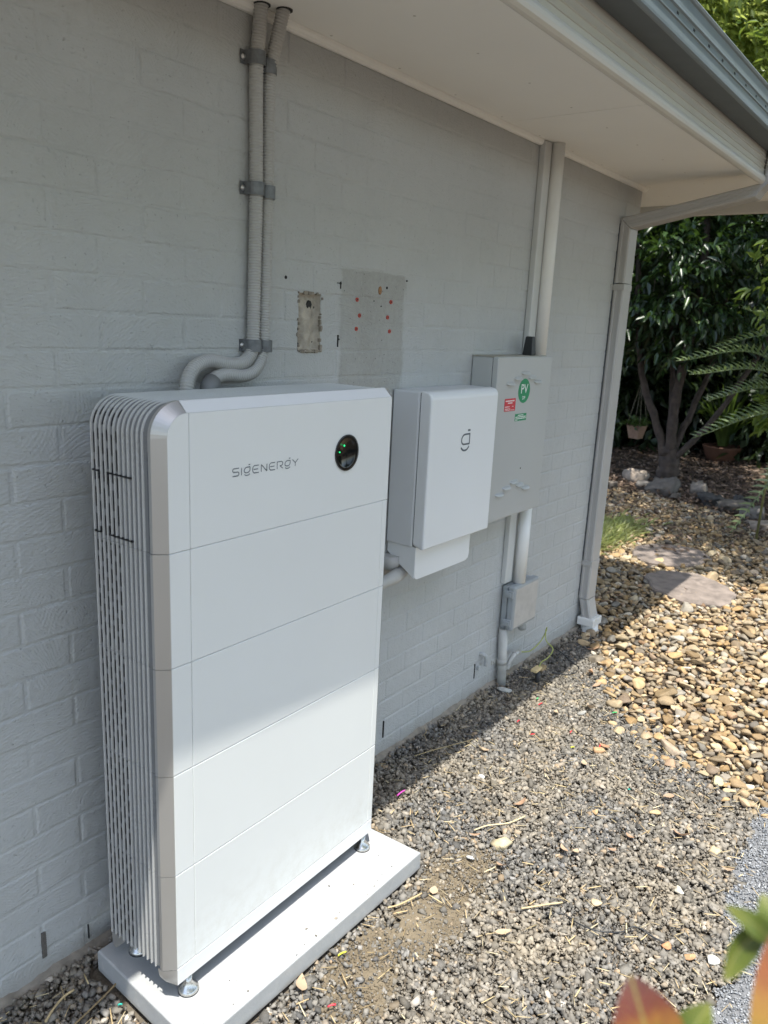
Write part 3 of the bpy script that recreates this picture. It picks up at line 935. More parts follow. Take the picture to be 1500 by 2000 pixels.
quad(mb, ((-2.9, 2.2, 3.55), (1.0, 2.2, 3.55), (1.0, 5.2, 3.55), (-2.9, 5.2, 2.9)))
quad(mb, ((-2.9, -.702, 2.383), (-2.9, 2.2, 3.55), (-2.9, 5.2, 2.9), (-2.9, 5.2, 2.2), (-2.9, -.6, 2.2)))
child(mb, 'roof_sheet', M['roof'], roof, fix=False)

# ------------------------------------------------------------------ downpipe
dp = empty('downpipe', (3.0, -.03, -.12), label='grey rectangular downpipe at the wall corner with elbow up to the gutter', category='downpipe')
def dpart(mb, name, mat, **k):
    return child(mb, name, mat, dp, **k)
def rect_sweep(mb, secs):
    """secs: list of 8-point rings given as (cy,cz,ty,tz) path point + thickness direction; ribbed box section 100x54"""
    prev = None
    for (y, z, ny, nz, wd, th_) in secs:
        nl = math.hypot(ny, nz); ny /= nl; nz /= nl
        ring = []
        c = .006
        for (u, v) in ((-wd / 2 + c, -th_ / 2), (wd / 2 - c, -th_ / 2), (wd / 2, -th_ / 2 + c), (wd / 2, -.012), (wd / 2 - .003, -.009), (wd / 2 - .003, .009), (wd / 2, .012), (wd / 2, th_ / 2 - c), (wd / 2 - c, th_ / 2),
                       (-wd / 2 + c, th_ / 2), (-wd / 2, th_ / 2 - c), (-wd / 2, .012), (-wd / 2 + .003, .009), (-wd / 2 + .003, -.009), (-wd / 2, -.012), (-wd / 2, -th_ / 2 + c)):
            ring.append(mb.bm.verts.new((3.0 + u, y + v * ny, z + v * nz)))
        if prev:
            for i in range(16):
                mb.bm.faces.new((prev[i], prev[(i + 1) % 16], ring[(i + 1) % 16], ring[i]))
        else: mb.bm.faces.new(ring[::-1])
        prev = ring
    mb.bm.faces.new(prev)
    return mb
YP = -.031
dpart(rect_sweep(MB(), [(YP, .085, 1, 0, .1, .054), (YP, .285, 1, 0, .1, .054)]), 'pipe_section', M['pipe_grey'])
dpart(rect_sweep(MB(), [(YP, .288, 1, 0, .098, .0525), (YP, 1.72, 1, 0, .098, .0525)]), 'pipe_section', M['pipe_grey'])
dpart(rect_sweep(MB(), [(YP, 1.723, 1, 0, .1, .054), (YP, 1.999, 1, .9, .1, .074)]), 'pipe_section', M['pipe_grey'])
dpart(rect_sweep(MB(), [(YP - .001, 2.001, 1, .9, .0985, .074), (-.335, 2.062, .2, 1, .0985, .054), (-.618, 2.118, -.6, 1, .0985, .070)]), 'elbow', M['pipe_grey'])
dpart(rect_sweep(MB(), [(-.620, 2.119, .75, -.66, .1, .076), (-.650, 2.16, 1, -.1, .1, .056), (-.652, 2.268, 1, 0, .1, .054)]), 'outlet', M['pipe_grey'])
dpart(rect_sweep(MB(), [(YP - .002, .082, 1, 0, .097, .052), (YP - .030, -.022, 1, -.15, .097, .052)]), 'shoe', M['pipe_grey'])
dpart(MB().box(2.943, 3.057, -.108, -.014, -.062, -.018, .004), 'adaptor', M['pvc'])
mb = MB(); mb.lathe([(.049, 0), (.049, .034), (.046, .036), (.046, .07)], 28, mat=Matrix.Translation((3.0, -.072, -.135)) @ Matrix.Rotation(R(-6), 4, 'X'))
dpart(mb, 'round_pipe', M['pvc'])
for z in (1.69,):
    dpart(MB().box(2.9485, 3.0515, -.0605, .0, z, z + .026).box(2.925, 2.9485, -.003, .0, z, z + .026), 'pipe_bracket', M['pipe_grey'])
dpart(MB().box(2.9483, 3.0517, -.060, -.001, .272, .298), 'joint_collar', M['pipe_grey'])
dpart(MB().box(2.952, 2.9545, -.0045, .0, .1, 2.0), 'shadow_seam', M['seal'])

# ------------------------------------------------------------------ conduits to the battery
def corrugated(mb, path, r0, pitch=.0068, n=14):
    P = resample(smooth_path(path, 14), pitch / 4)
    rr = [r0 - (.0030 if (i % 4) in (0,) else .0005 if (i % 4) in (1, 3) else 0) for i in range(len(P))]
    return mb.tube(P, rr, n)
pA = [(.560, -.030, 2.215), (.556, -.0255, 2.13), (.552, -.0215, 2.05), (.5545, -.0215, 1.79), (.551, -.0215, 1.60), (.5475, -.0215, 1.43), (.5415, -.022, 1.392), (.520, -.024, 1.369), (.487, -.027, 1.361), (.448, -.029, 1.363), (.395, -.034, 1.371), (.350, -.042, 1.362), (.318, -.052, 1.341), (.300, -.062, 1.308), (.296, -.068, 1.26), (.296, -.07, 1.2)]
pB = [(.612, -.056, 2.215), (.604, -.042, 2.15), (.5955, -.0225, 2.06), (.5935, -.0215, 1.99), (.5925, -.0215, 1.79), (.5885, -.0215, 1.60), (.5845, -.0215, 1.43), (.580, -.022, 1.392), (.562, -.026, 1.358), (.532, -.032, 1.338), (.492, -.037, 1.332), (.445, -.042, 1.336), (.403, -.050, 1.333), (.374, -.060, 1.320)]
o = corrugated(MB(), pA, .0178).build('conduit', M['corr'], None)
tag(o, 'left grey corrugated conduit running from soffit down behind the battery', 'conduit', 'corrugated conduits')
rootB = empty('conduit', (.59, -.02, 1.8), label='right grey corrugated conduit ending in a smooth coupler', category='conduit', group='corrugated conduits')
child(corrugated(MB(), pB, .0170), 'hose', M['corr'], rootB)
child(MB().tube([(.382, -.057, 1.326), (.366, -.064, 1.312), (.357, -.070, 1.290)], [.0215, .0218, .0215], 18), 'coupler', M['housing'], rootB)
child(MB().tube([(.357, -.070, 1.290), (.352, -.075, 1.26), (.352, -.078, 1.2)], [.0185, .0185, .0185], 16), 'spigot', M['corr'], rootB)
mb = MB()
for c_, rr in (((.560, -.031, 2.1975), .0205), ((.611, -.055, 2.1975), .0200)):
    mb.lathe([(rr, 0), (rr, .0035)], 20, mat=Matrix.Translation(c_))
mb.build('soffit_hole', M['dark'], eave).location = -Vector(eave.location)

def clamp(z, name_label, low):
    root = empty('pipe_clamp', (.565, 0, z), label=name_label, category='pipe clamp', group='saddle clamps on the conduits')
    def saddle(cx, rr, ear0, ear1, zo, hh):
        mb = MB()
        prof = [(ear0, -.0035), (cx - rr - .002, -.0035)] + [(cx - rr * math.cos(a), -.0215 - rr * math.sin(a)) for a in [math.pi * k / 10 for k in range(11)]] + [(cx + rr + .002, -.0035), (ear1, -.0035)]
        pr = []
        for (x, y) in prof: pr.append((x, y))
        th_ = .0022
        off = []
        for i, (x, y) in enumerate(pr):
            x0, y0 = pr[max(i - 1, 0)]; x1, y1 = pr[min(i + 1, len(pr) - 1)]
            dx, dy = x1 - x0, y1 - y0; L = math.hypot(dx, dy) or 1
            off.append((x + dy / L * th_, y - dx / L * th_))
        mb.prism(off + pr[::-1], 'z', z - hh / 2 + zo, z + hh / 2 + zo)
        return mb
    xb = .5895 if z < 1.6 else .5935
    s1 = child(saddle(.5525 if z > 1.6 else .5485, .0205, .5165, .5745, 0, .031), 'saddle', M['galv'], root)
    s2 = child(saddle(xb - .002, .0193, xb - .024, xb + .033, low, .031), 'saddle', M['galv'], root)
    for (sx, so) in ((.5245, 0), (xb + .0245, low)):
        mb = MB()
        m4 = Matrix.Translation((sx, -.0055, z + so)) @ Matrix.Rotation(R(90), 4, 'X')
        mb.lathe([(.0068, 0), (.0068, .0012), (.0052, .0016), (.0048, .0045), (.003, .0052)], 12, mat=m4)
        child(mb, 'screw', M['screw'], root)
    return root
clamp(2.083, 'topmost steel saddle clamp holding both conduits just below the soffit', -.010)
clamp(1.790, 'middle steel saddle clamp holding both conduits on the wall', -.003)
clamp(1.408, 'lowest steel saddle clamp where the conduits bend to the left', -.001)

# ------------------------------------------------------------------ slab
mb = MB(); mb.prism(SLAB, 'z', -.105, -.045, bev=.0045, seg=3)
o = mb.build('concrete_slab', M['slab'], None, label='pale concrete slab on the gravel carrying the battery', category='slab')

# ------------------------------------------------------------------ battery stack
G_, TH = .13173, .02158
UW, UD, HB, MH, TH_ = .767, .2159, .0424, .24468, .2741
UT = HB + 4 * MH + TH_          # front panel top 1.295
CH = .0225                      # chamfer
bat = empty('home_battery', (0, -G_, 0), TH, label='tall white stacked home battery with side fins standing on the slab', category='battery')
zs = [HB + MH * i for i in range(5)]
def arc(cx, cz, r_, a0, a1, n=8):
    return [(cx + r_ * math.cos(R(a0 + (a1 - a0) * i / n)), cz + r_ * math.sin(R(a0 + (a1 - a0) * i / n))) for i in range(n + 1)]
YF = -UD
OUTR, INR = .064, .046
TOPO = UT + CH - .004           # outline of fins / trim outer
def panel_mods():
    g = .0006
    SR = UW - CH - .021
    fins_n = 12
    fys = [-.0025 - .0149 * i for i in range(fins_n)]
    for i in range(4):
        z0, z1 = zs[i], zs[i + 1]
        m_ = MB().box(.0040, UW - .0040, -.193, -.002, z0 + .0005, z1 - .0005).build('battery_module', M['housing'], bat)
        MB().box(.0752, SR - .0004, YF, -.196, z0 + g, z1 - g, .0012, 1).build('front_panel', M['white_panel'], m_)
        MB().box(SR + .0004, UW - CH, YF + .0002, -.196, z0 + g, z1 - g, .0012, 1).build('front_strip', M['white_panel'], m_)
        MB().box(CH + .0002, .0745, YF + .0004, -.196, z0 + g, z1 - g, .0012, 1).build('front_strip', M['white_panel'], m_)
        for sgn in (0, 1):
            P_ = [(0, -.1935), (.0, -.1925 - .001), (CH - .0004, YF + .0004), (CH - .0004, -.19), (.006, -.186), (.0, -.187)]
            P_ = [(0.0, -.1845), (0.0, -.1932), (CH - .0006, YF + .0002), (CH - .0006, -.1845)]
            if sgn: P_ = [(UW - x, y) for x, y in P_]
            MB().prism(P_, 'z', z0 + g, z1 - g).build('corner_trim', M['silver'], m_)
            x0, x1 = (.0095, .0115) if not sgn else (UW - .0115, UW - .0095)
            mb = MB()
            for y in fys:
                a_, b_ = (0.0, .0042) if not sgn else (UW - .0042, UW)
                mb.box(a_, b_, y - .0012, y + .0012, z0 + .0006 - (.004 if i == 0 else 0), z1 - .0006)
            mb.build('cooling_fins', M['fin'], m_, kind='stuff')
            mb = MB()
            xx = .0040 if not sgn else UW - .0040
            for c in range(6):
                yc = (fys[c] + fys[c + 1]) / 2 + .0018
                z = z0 + .006 + (c % 2) * .021
                while z < z1 - .008:
                    L = min(.030, z1 - .006 - z)
                    mb.box(xx - .0006, xx + .0006, yc - .0024, yc + .0024, z, z + L)
                    z += .0415
            mb.build('vent_slots', M['slot'], m_, kind='stuff')
            mb = MB().box(min(xx, xx), xx + .001, -.1845, -.1735, z0, z1) if False else None
    # dark strips painted in as the shadow between fins and trim, whole height
    for sgn in (0, 1):
        xx = .0026 if not sgn else UW - .0046
        MB().box(xx, xx + .002, -.1842, -.1800, HB, zs[4] + .2).build('shadow_strip', M['seal'], bat)
    # controller module on top with rounded shoulders
    z0 = zs[4]
    R1 = OUTR
    out = [(.0040, z0 + .0005)] + arc(R1, TOPO - R1, R1 - .0040, 180, 90, 12) + arc(UW - .022, TOPO - .022, .018, 90, 0, 12) + [(UW - .0040, z0 + .0005)]
    out = [(x, z + .0018 * max(0, min(1, (z - TOPO + R1) / R1)) ** 2) for x, z in out]
    ctl = MB().prism(out, 'y', -.193, -.002, smooth=False).build('controller_module', M['housing'], bat)
    # front panels follow the inner outline
    fr = [(.0755, z0 + g), (UW - CH, z0 + g)] + arc(UW - CH - .003, UT - .003, .003, 0, 90, 10) + [(.0755, UT)]
    MB().prism(fr, 'y', YF, -.196, bev=.0007, seg=1).build('front_panel', M['white_panel'], ctl)
    fs = [(CH, z0 + g), (.0745, z0 + g), (.0745, UT)] + arc(CH + INR, UT - INR, INR, 90, 180, 10)
    MB().prism(fs, 'y', YF + .0004, -.196, bev=.0007, seg=1).build('front_strip', M['white_panel'], ctl)
    # chamfer trim: inner outline (at front) to outer outline (behind)
    def path(off, zb):
        r_ = INR + off
        lft = [(CH - off, zb)] + arc(CH + INR, UT - INR, r_, 180, 90, 12)
        rgt = arc(UW - CH - .003, UT - .003, .003 + off, 90, 0, 12) + [(UW - CH + off, zb)]
        return lft, rgt
    inn, out_ = path(0.0004, z0 + g), path(CH - .001, z0 + g)
    for part, (A, B) in (('corner_trim', (inn[0], out_[0])), ('corner_trim', (inn[1], out_[1])), ('top_trim', ([inn[0][-1], inn[1][0]], [out_[0][-1], out_[1][0]]))):
        mb = MB()
        if part == 'top_trim':
            A = [(A[0][0] + .001, A[0][1]), (A[1][0] - .001, A[1][1])]; B = [(B[0][0] + .001, B[0][1]), (B[1][0] - .001, B[1][1])]
        va = [mb.bm.verts.new((x, YF + .0003, z)) for x, z in A]
        vb = [mb.bm.verts.new((x, -.1932, z)) for x, z in B]
        vc = [mb.bm.verts.new((x, -.1845, z)) for x, z in B]
        vd = [mb.bm.verts.new((x, -.1845, z)) for x, z in A]
        for i in range(len(A) - 1):
            for P_, Q in ((va, vb), (vb, vc), (vc, vd)):
                f = mb.bm.faces.new((P_[i], P_[i + 1], Q[i + 1], Q[i])); f.smooth = part != 'top_trim' and P_ is va and False
        mb.build(part, M['silver'] if part == 'corner_trim' else M['white_base'], ctl)
    # fins run up, round the shoulder, along the top and down again
    def finpath(off, zb):
        r_ = OUTR + off
        cz_ = TOPO - OUTR
        return [(-off, zb)] + arc(OUTR, cz_, r_, 180, 90, 12) + arc(UW - .022, TOPO - .022, .022 + off, 90, 0, 12) + [(UW + off, zb)]
    mb = MB()
    for y in fys:
        A = finpath(0, z0 + .0006); B = finpath(-.0042, z0 + .0006)
        B = [(x, z + .0018 * max(0, min(1, (z - TOPO + OUTR) / OUTR)) ** 2) for x, z in B]; B[0] = (B[0][0], A[0][1]); B[-1] = (B[-1][0], A[-1][1])
        for ya, yb in ((y - .0013, y + .0013),):
            r0_ = [mb.bm.verts.new((x, ya, z)) for x, z in A]; r1_ = [mb.bm.verts.new((x, yb, z)) for x, z in A]
            r2_ = [mb.bm.verts.new((x, yb, z)) for x, z in B]; r3_ = [mb.bm.verts.new((x, ya, z)) for x, z in B]
            for i in range(len(A) - 1):
                for P_, Q in ((r0_, r1_), (r1_, r2_), (r2_, r3_), (r3_, r0_)):
                    mb.bm.faces.new((P_[i], P_[i + 1], Q[i + 1], Q[i]))
            mb.bm.faces.new((r0_[0], r1_[0], r2_[0], r3_[0])); mb.bm.faces.new((r0_[-1], r3_[-1], r2_[-1], r1_[-1]))
    mb.build('cooling_fins', M['fin'], ctl, kind='stuff')
    # slots in the gaps, also over the shoulder
    mb = MB()
    for c in range(6):
        yc = (fys[c] + fys[c + 1]) / 2 + .0018
        z = z0 + .008 + (c % 2) * .028
        while z < TOPO - OUTR - .01:
            mb.box(.0034, .0046, yc - .0027, yc + .0027, z, min(z + .042, TOPO - OUTR)); z += .0565
        for a0 in (8 + (c % 2) * 18, 44 + (c % 2) * 10):
            pts = arc(OUTR, TOPO - OUTR, OUTR - .0035, 180 - a0, 180 - a0 - 26, 5)
            for (p, q) in zip(pts, pts[1:]):
                mb.bm.faces.new([mb.bm.verts.new(v) for v in ((p[0], yc - .003, p[1]), (q[0], yc - .003, q[1]), (q[0], yc + .003, q[1]), (p[0], yc + .003, p[1]))])
        x = .09 + (c % 2) * .03
        while x < UW - .1:
            mb.box(x, x + .042, yc - .003, yc + .003, TOPO - .0030, TOPO - .0017); x += .0565
    mb.build('vent_slots', M['slot'], ctl, kind='stuff')
    # black outline grooves of the side hatch
    mb = MB()
    for zc in (1.163, 1.034):
        for (ya, yb) in ((-.024, -.003), (-.132, -.053)):
            mb.box(-.0004, .0045, ya, yb, zc - .0017, zc + .0017)
    mb.box(.0004, .0050, -.0255, -.0225, 1.146, 1.163); mb.box(.0004, .0050, -.0555, -.0525, 1.138, 1.163)
    mb.box(.0004, .0050, -.0255, -.0225, 1.034, 1.046); mb.box(.0004, .0050, -.0555, -.0525, 1.034, 1.052)
    mb.build('hatch_groove', M['slot'], ctl, kind='stuff')
    # display
    m4 = Matrix.Translation((.563, YF, 1.167)) @ Matrix.Rotation(R(90), 4, 'X')
    dsp = MB().lathe([(.0445, -.003), (.0445, .0014), (.0415, .0022), (.034, .0012), (.0335, .0008), (.002, .0008)], 40, mat=m4).build('display', M['glass'], ctl)
    mb = MB()
    for i in range(40):
        a0, a1 = 2 * math.pi * i / 40, 2 * math.pi * (i + 1) / 40
        mb.bm.faces.new([mb.bm.verts.new(m4 @ Vector((r_ * math.cos(a), r_ * math.sin(a), .0026))) for r_, a in ((.0452, a0), (.0452, a1), (.0430, a1), (.0430, a0))])
    mb.build('bezel', M['rubber'], dsp)
    for (lx, lz, lr) in ((.552, 1.1855, .0021), (.535, 1.171, .0016)):
        MB().lathe([(lr, 0), (lr, .001)], 12, mat=Matrix.Translation((lx, YF - .0009, lz)) @ Matrix.Rotation(R(90), 4, 'X')).build('status_light', M['led'], dsp)
    # base
    bb = [(CH, .0), (UW - CH, .0), (UW - CH, HB - g), (CH, HB - g)]
    base = MB().box(.03, UW - .03, -.19, -.004, .012, HB - .001).build('base', M['housing'], bat)
    MB().box(CH, UW - CH, YF, -.197, .0, HB - g, .0008, 1).build('front_skirt', M['white_base'], base)
    for sgn in (0, 1):
        mb = MB()
        f_ = (lambda x: x) if not sgn else (lambda x: UW - x)
        prof = []
        ns = 7
        rows = []
        for k_ in range(ns):
            t = k_ / (ns - 1)
            zz = HB - g - (HB - g) * t
            ins = .020 * (1 - math.sqrt(max(0, 1 - t * t)))
            rows.append([(f_(0.0 + ins), -.1765, zz), (f_(0.0 + ins), -.1932, zz), (f_(CH), YF + .0003, zz)])
        rv = [[mb.bm.verts.new(p) for p in r_] for r_ in rows]
        for a_, b_ in zip(rv, rv[1:]):
            for j in range(2): mb.bm.faces.new((a_[j], a_[j + 1], b_[j + 1], b_[j])).smooth = True
        mb.build('corner_cap', M['silver'], base)
        mb = MB()
        pr = [(.0, .0), (-.026, .0), (-.026, .032)]
        mb.prism([(-.002, HB - .002), (-.028, HB - .006), (-.024, .008), (-.014, .0), (-.004, .006)], 'x', f_(.001), f_(.02))
        mb.build('wall_cap', M['silver'], base)
    for (fx, fy) in ((.060, -.207), (UW - .052, -.207), (.060, -.022), (UW - .052, -.022)):
        m4 = Matrix.Translation((fx, fy, -.045))
        ft = MB().lathe([(.0225, 0), (.0238, .002), (.0238, .0075), (.0205, .011), (.0085, .026), (.0085, .045)], 26, mat=m4).build('foot', M['steel'], base)
        MB().lathe([(.0242, .0003), (.0242, .003)], 24, mat=m4).build('rubber_pad', M['rubber'], ft)
    return ctl
ctl = panel_mods()

# word on the front, drawn in strokes
def text_strokes():
    mb = MB()
    sx, z0, h = .187, 1.1555, .0160
    def mp(u, v): return (u, YF - .0005, v)
    wd = .0021
    def st(pts, x): mb.ribbon([(sx + x + a, z0 + b * h) for a, b in pts], wd, mp)
    W_ = .0185
    x = 0
    st([(W_, 1), (.003, 1), (.0005, .85), (.0005, .66), (.003, .52), (W_ - .003, .5), (W_ - .0005, .36), (W_ - .0005, .14), (W_ - .003, 0), (0, 0)], x); x += .0245
    st([(.001, 0), (.001, 1)], x); x += .0085
    def gee(x):
        st([(W_ - .001, .95), (.006, .95), (.002, .80), (.0, .55), (.001, .34), (.005, .22), (.011, .22), (.015, .34), (.017, .55), (.0172, .98)], x)
        st([(.001, .02), (.005, -.14), (.012, -.14), (.017, .02)], x)
        st([(.0125, 1.27), (.0178, 1.27)], x)
    gee(x); x += .0245
    st([(W_, 1), (.005, 1), (.001, .8), (.0, .5), (.001, .2), (.005, 0), (W_, 0)], x); st([(.003, .5), (W_ - .002, .5)], x); x += .0255
    st([(.0005, 0), (.0005, 1)], x); st([(.0005, 1), (.0175, 0)], x); st([(.0175, 0), (.0175, 1)], x); x += .0245
    st([(W_, 1), (.005, 1), (.001, .8), (.0, .5), (.001, .2), (.005, 0), (W_, 0)], x); st([(.003, .5), (W_ - .002, .5)], x); x += .0245
    st([(.0005, 0), (.0005, 1), (.014, 1), (.017, .9), (.018, .72), (.017, .52), (.014, .42), (.009, .42)], x); st([(.009, .42), (.0185, 0)], x); x += .0250
    gee(x); x += .0245
    st([(0, 1), (.0095, .5), (.019, 1)], x); st([(.0095, .5), (.0095, 0)], x)
    mb.build('logo', M['logo'], ctl)
text_strokes()

# ------------------------------------------------------------------ gateway box
gw = empty('gateway_box', (1.4, 0, .75), label='white gateway box with rounded cover mounted between battery and cabinet', category='electrical box')
GX0, GX1, GZ0, GZ1 = 1.187, 1.617, .748, 1.272
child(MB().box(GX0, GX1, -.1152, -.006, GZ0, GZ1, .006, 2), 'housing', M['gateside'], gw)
def rrect(x0, x1, z0, z1, r_, n=6):
    return arc(x1 - r_, z1 - r_, r_, 0, 90, n) + arc(x0 + r_, z1 - r_, r_, 90, 180, n) + arc(x0 + r_, z0 + r_, r_, 180, 270, n) + arc(x1 - r_, z0 + r_, r_, 270, 360, n)
# cover: strongly rounded top, front edge radius
mb = MB()
prof = [(-.1192, GZ0 + .002), (-.1192, GZ1 + .001)] + [(-.1192 - .016 - .026 * math.sin(R(a)), GZ1 + .001 - .026 + .026 * math.cos(R(a))) for a in (0, 18, 36, 54, 72, 90)] + [(-.1612, GZ0 + .004), (-.158, GZ0)]
mb.prism(prof, 'x', GX0 + .001, GX1 - .001, smooth=False)
es = [e for e in mb.bm.edges if all(v.co.y < -.157 for v in e.verts) and abs(e.verts[0].co.x - e.verts[1].co.x) < .001]
es += [e for e in mb.bm.edges if abs(e.verts[0].co.x - e.verts[1].co.x) < .001 and all(v.co.y < -.128 for v in e.verts) and e not in es]
bmesh.ops.bevel(mb.bm, geom=list(set(es)), offset=.0065, segments=3, affect='EDGES', profile=.5)
es2 = [e for e in mb.bm.edges if all(v.co.z < GZ0 + .004 for v in e.verts) and abs(e.verts[0].co.x - e.verts[1].co.x) < .001 and abs(e.verts[0].co.y - e.verts[1].co.y) > .02]
bmesh.ops.bevel(mb.bm, geom=es2, offset=.018, segments=5, affect='EDGES', profile=.5)
for f in mb.bm.faces: f.smooth = False
child(mb, 'cover', M['gateway'], gw)
child(MB().box(GX0 + .004, GX1 - .004, -.1192, -.1152, GZ0 + .006, GZ1 - .004), 'seal', M['seal'], gw)
# cable shroud below: front sheet with rounded lower corners and two raked cheeks
SX1 = 1.545
def shroud_front():
    mb = MB()
    pts = [(GX0 + .006, GZ0 + .002), (SX1, GZ0 + .002)] + arc(SX1 - .028, .634 + .028, .028, 0, -90, 6) + arc(GX0 + .006 + .022, .634 + .022, .022, 270, 180, 6)
    mb.prism(pts, 'y', -.1285, -.125, bev=.001, seg=1)
    return mb
child(shroud_front(), 'shroud', M['gateway'], gw)
for x_ in (GX0 + .006, SX1 - .003):
    mb = MB(); mb.prism([(-.1255, GZ0 + .002), (-.010, GZ0 + .002), (-.010, .716), (-.058, .682), (-.112, .650), (-.1255, .640)], 'x', x_, x_ + .003)
    child(mb, 'shroud_cheek', M['gateway'], gw)
mb = MB()
yy = -.1618
def mpg(u, v): return (u, yy, v)
def loop_pts(pts, n=5): return [(p.x, p.y) for p in smooth_path([(a, b, 0) for a, b in pts], n)]
mb.ribbon([(1.4345, 1.0860), (1.4345, 1.1240)], .0062, mpg)
mb.ribbon([(1.4345, 1.1215)] + loop_pts([(1.410, 1.1215), (1.396, 1.1200), (1.386, 1.1120), (1.3830, 1.1035), (1.3850, 1.0950), (1.3930, 1.0885), (1.405, 1.0872)]) + [(1.4345, 1.0872)], .0058, mpg)
mb.ribbon(loop_pts([(1.382, 1.0765), (1.394, 1.068), (1.408, 1.0655), (1.422, 1.0685), (1.4335, 1.0785)]), .0066, mpg)
mb.ribbon([(1.420, 1.1345), (1.4365, 1.1345)], .0070, mpg)
child(mb, 'logo', M['logo'], gw)

# flexible conduit between battery and gateway
hz = empty('conduit', (1.15, -.06, .66), label='short grey corrugated conduit elbow under the white gateway box', category='conduit', group='corrugated conduits')
child(corrugated(MB(), [(1.290, -.06, .76), (1.282, -.06, .715), (1.262, -.062, .678), (1.225, -.063, .652), (1.185, -.064, .640)], .0215, .0066), 'hose', M['corr'], hz)
child(MB().tube([(1.190, -.064, .641), (1.165, -.064, .637), (1.13, -.064, .634), (1.0, -.066, .63), (.79, -.07, .63)], [.0245, .0245, .021, .021, .021], 18), 'coupler', M['pvcold'], hz)
child(MB().lathe([(.034, 0), (.034, .03), (.024, .05)], 20, mat=Matrix.Translation((1.19, -.028, .705)) @ Matrix.Rotation(R(180), 4, 'X')), 'gland', M['corr'], hz)

# ------------------------------------------------------------------ electrical cabinet
cb = empty('switchboard_cabinet', (1.9, 0, .75), label='grey metal switchboard cabinet with round green PV sticker and louvred door', category='electrical cabinet')
CX0, CX1, CZ0, CZ1 = 1.676, 2.112, .746, 1.377
child(MB().box(CX0, CX1, -.0905, -.004, CZ0, CZ1, .003, 2), 'housing', M['cab'], cb)
child(MB().box(CX0 - .002, CX1 + .002, -.094, -.003, CZ1 + .0005, CZ1 + .0035), 'top_flange', M['cabtop'], cb)
mb = MB().box(CX0 - .001, CX1 + .006, -.1165, -.0925, CZ0 - .001, CZ1 + .001, .0035, 2)
door = child(mb, 'door', M['cab'], cb)
child(MB().box(CX0 + .003, CX1 - .003, -.0926, -.0904, CZ0 + .003, CZ1 - .003), 'door_seal', M['seal'], cb)
def dchild(mb, name, mat):
    o = mb.build(name, mat, door); return o
for (lx, lz) in ((1.894, 1.317), (1.838, 1.297), (1.953, 1.299), (1.780, 1.279), (2.003, 1.281), (1.874, .886), (1.817, .869), (1.926, .868), (1.763, .849), (1.979, .849)):
    mb = MB()
    hw = .034; P_ = []
    for k_ in range(9):
        u = -1 + 2 * k_ / 8
        e = math.sqrt(max(0, 1 - abs(u) ** 4))
        P_.append((lx + u * hw, e))
    top = [mb.bm.verts.new((x, -.1163, lz + .0070 * e)) for x, e in P_]
    mid = [mb.bm.verts.new((x, -.1165 - .0085 * e, lz + .0008)) for x, e in P_]
    bot = [mb.bm.verts.new((x, -.1165 - .0115 * e, lz - .0062 * e)) for x, e in P_]
    und = [mb.bm.verts.new((x, -.1163, lz - .0080 * e)) for x, e in P_]
    for i in range(8):
        for a_, b_ in ((top, mid), (mid, bot), (bot, und)):
            f = mb.bm.faces.new((a_[i], a_[i + 1], b_[i + 1], b_[i])); f.smooth = False
    bmesh.ops.remove_doubles(mb.bm, verts=mb.bm.verts, dist=1e-5)
    dchild(mb, 'louvre', M['cab'])
st = MB().lathe([(.0475, 0), (.0475, .0007)], 40, mat=Matrix.Translation((1.895, -.1166, 1.2475)) @ Matrix.Rotation(R(90), 4, 'X')).build('round_sticker', M['green_s'], door)
st2 = MB().box(1.746, 1.829, -.1175, -.1166, 1.174, 1.222, .002, 1).build('red_sticker', M['red_s'], door)
st3 = MB().box(1.837, 1.931, -.1172, -.1166, 1.131, 1.159).build('green_sticker', M['green_s'], door)
def text(body, size, x, y, z, parent, align='CENTER', name='lettering'):
    cu = bpy.data.curves.new(name, 'FONT'); cu.body = body; cu.size = size; cu.align_x = align; cu.extrude = .0001; cu.resolution_u = 3
    t = bpy.data.objects.new(name, cu); COL.objects.link(t)
    dg = bpy.context.evaluated_depsgraph_get()
    me = bpy.data.meshes.new_from_object(t.evaluated_get(dg))
    bpy.data.objects.remove(t)
    me.materials.clear()
    o = link(name, me, M['white_s'], parent)
    o.rotation_euler = (R(90), 0, 0); o.location = (x, y, z)
    return o
text('PV', .052, 1.895, -.1176, 1.238, st)
text('DP', .019, 1.895, -.1176, 1.214, st)
def bars(lines, y, parent):
    mb = MB()
    for (x0, x1, z, h_) in lines:
        x = x0
        while x < x1:
            L = random.uniform(.004, .010)
            mb.box(x, min(x + L, x1), y - .0002, y, z - h_ / 2, z + h_ / 2); x += L + .0014
    mb.build('fine_print', M['white_s'], parent, kind='stuff')
bars([(1.752, 1.822, 1.213, .0045), (1.770, 1.806, 1.205, .004), (1.750, 1.785, 1.191, .0028), (1.806, 1.816, 1.191, .0028), (1.750, 1.790, 1.183, .0025), (1.75, 1.824, 1.178, .0016)], -.1176, st2)
bars([(1.860, 1.905, 1.153, .0032), (1.841, 1.927, 1.1465, .0032), (1.841, 1.927, 1.140, .0032), (1.841, 1.858, 1.1345, .0025)], -.1173, st3)
dchild(MB().lathe([(.0032, 0), (.0032, .001)], 10, mat=Matrix.Translation((1.921, -.1166, .936)) @ Matrix.Rotation(R(90), 4, 'X')), 'key_hole', M['dark'])
for i in range(5):
    dchild(MB().lathe([(.0012, 0), (.0012, .0004)], 6, mat=Matrix.Translation((1.853 + i * .022, -.1166, 1.178 + .005 * (i % 2))) @ Matrix.Rotation(R(90), 4, 'X')), 'rivet', M['cab'])
an = MB()
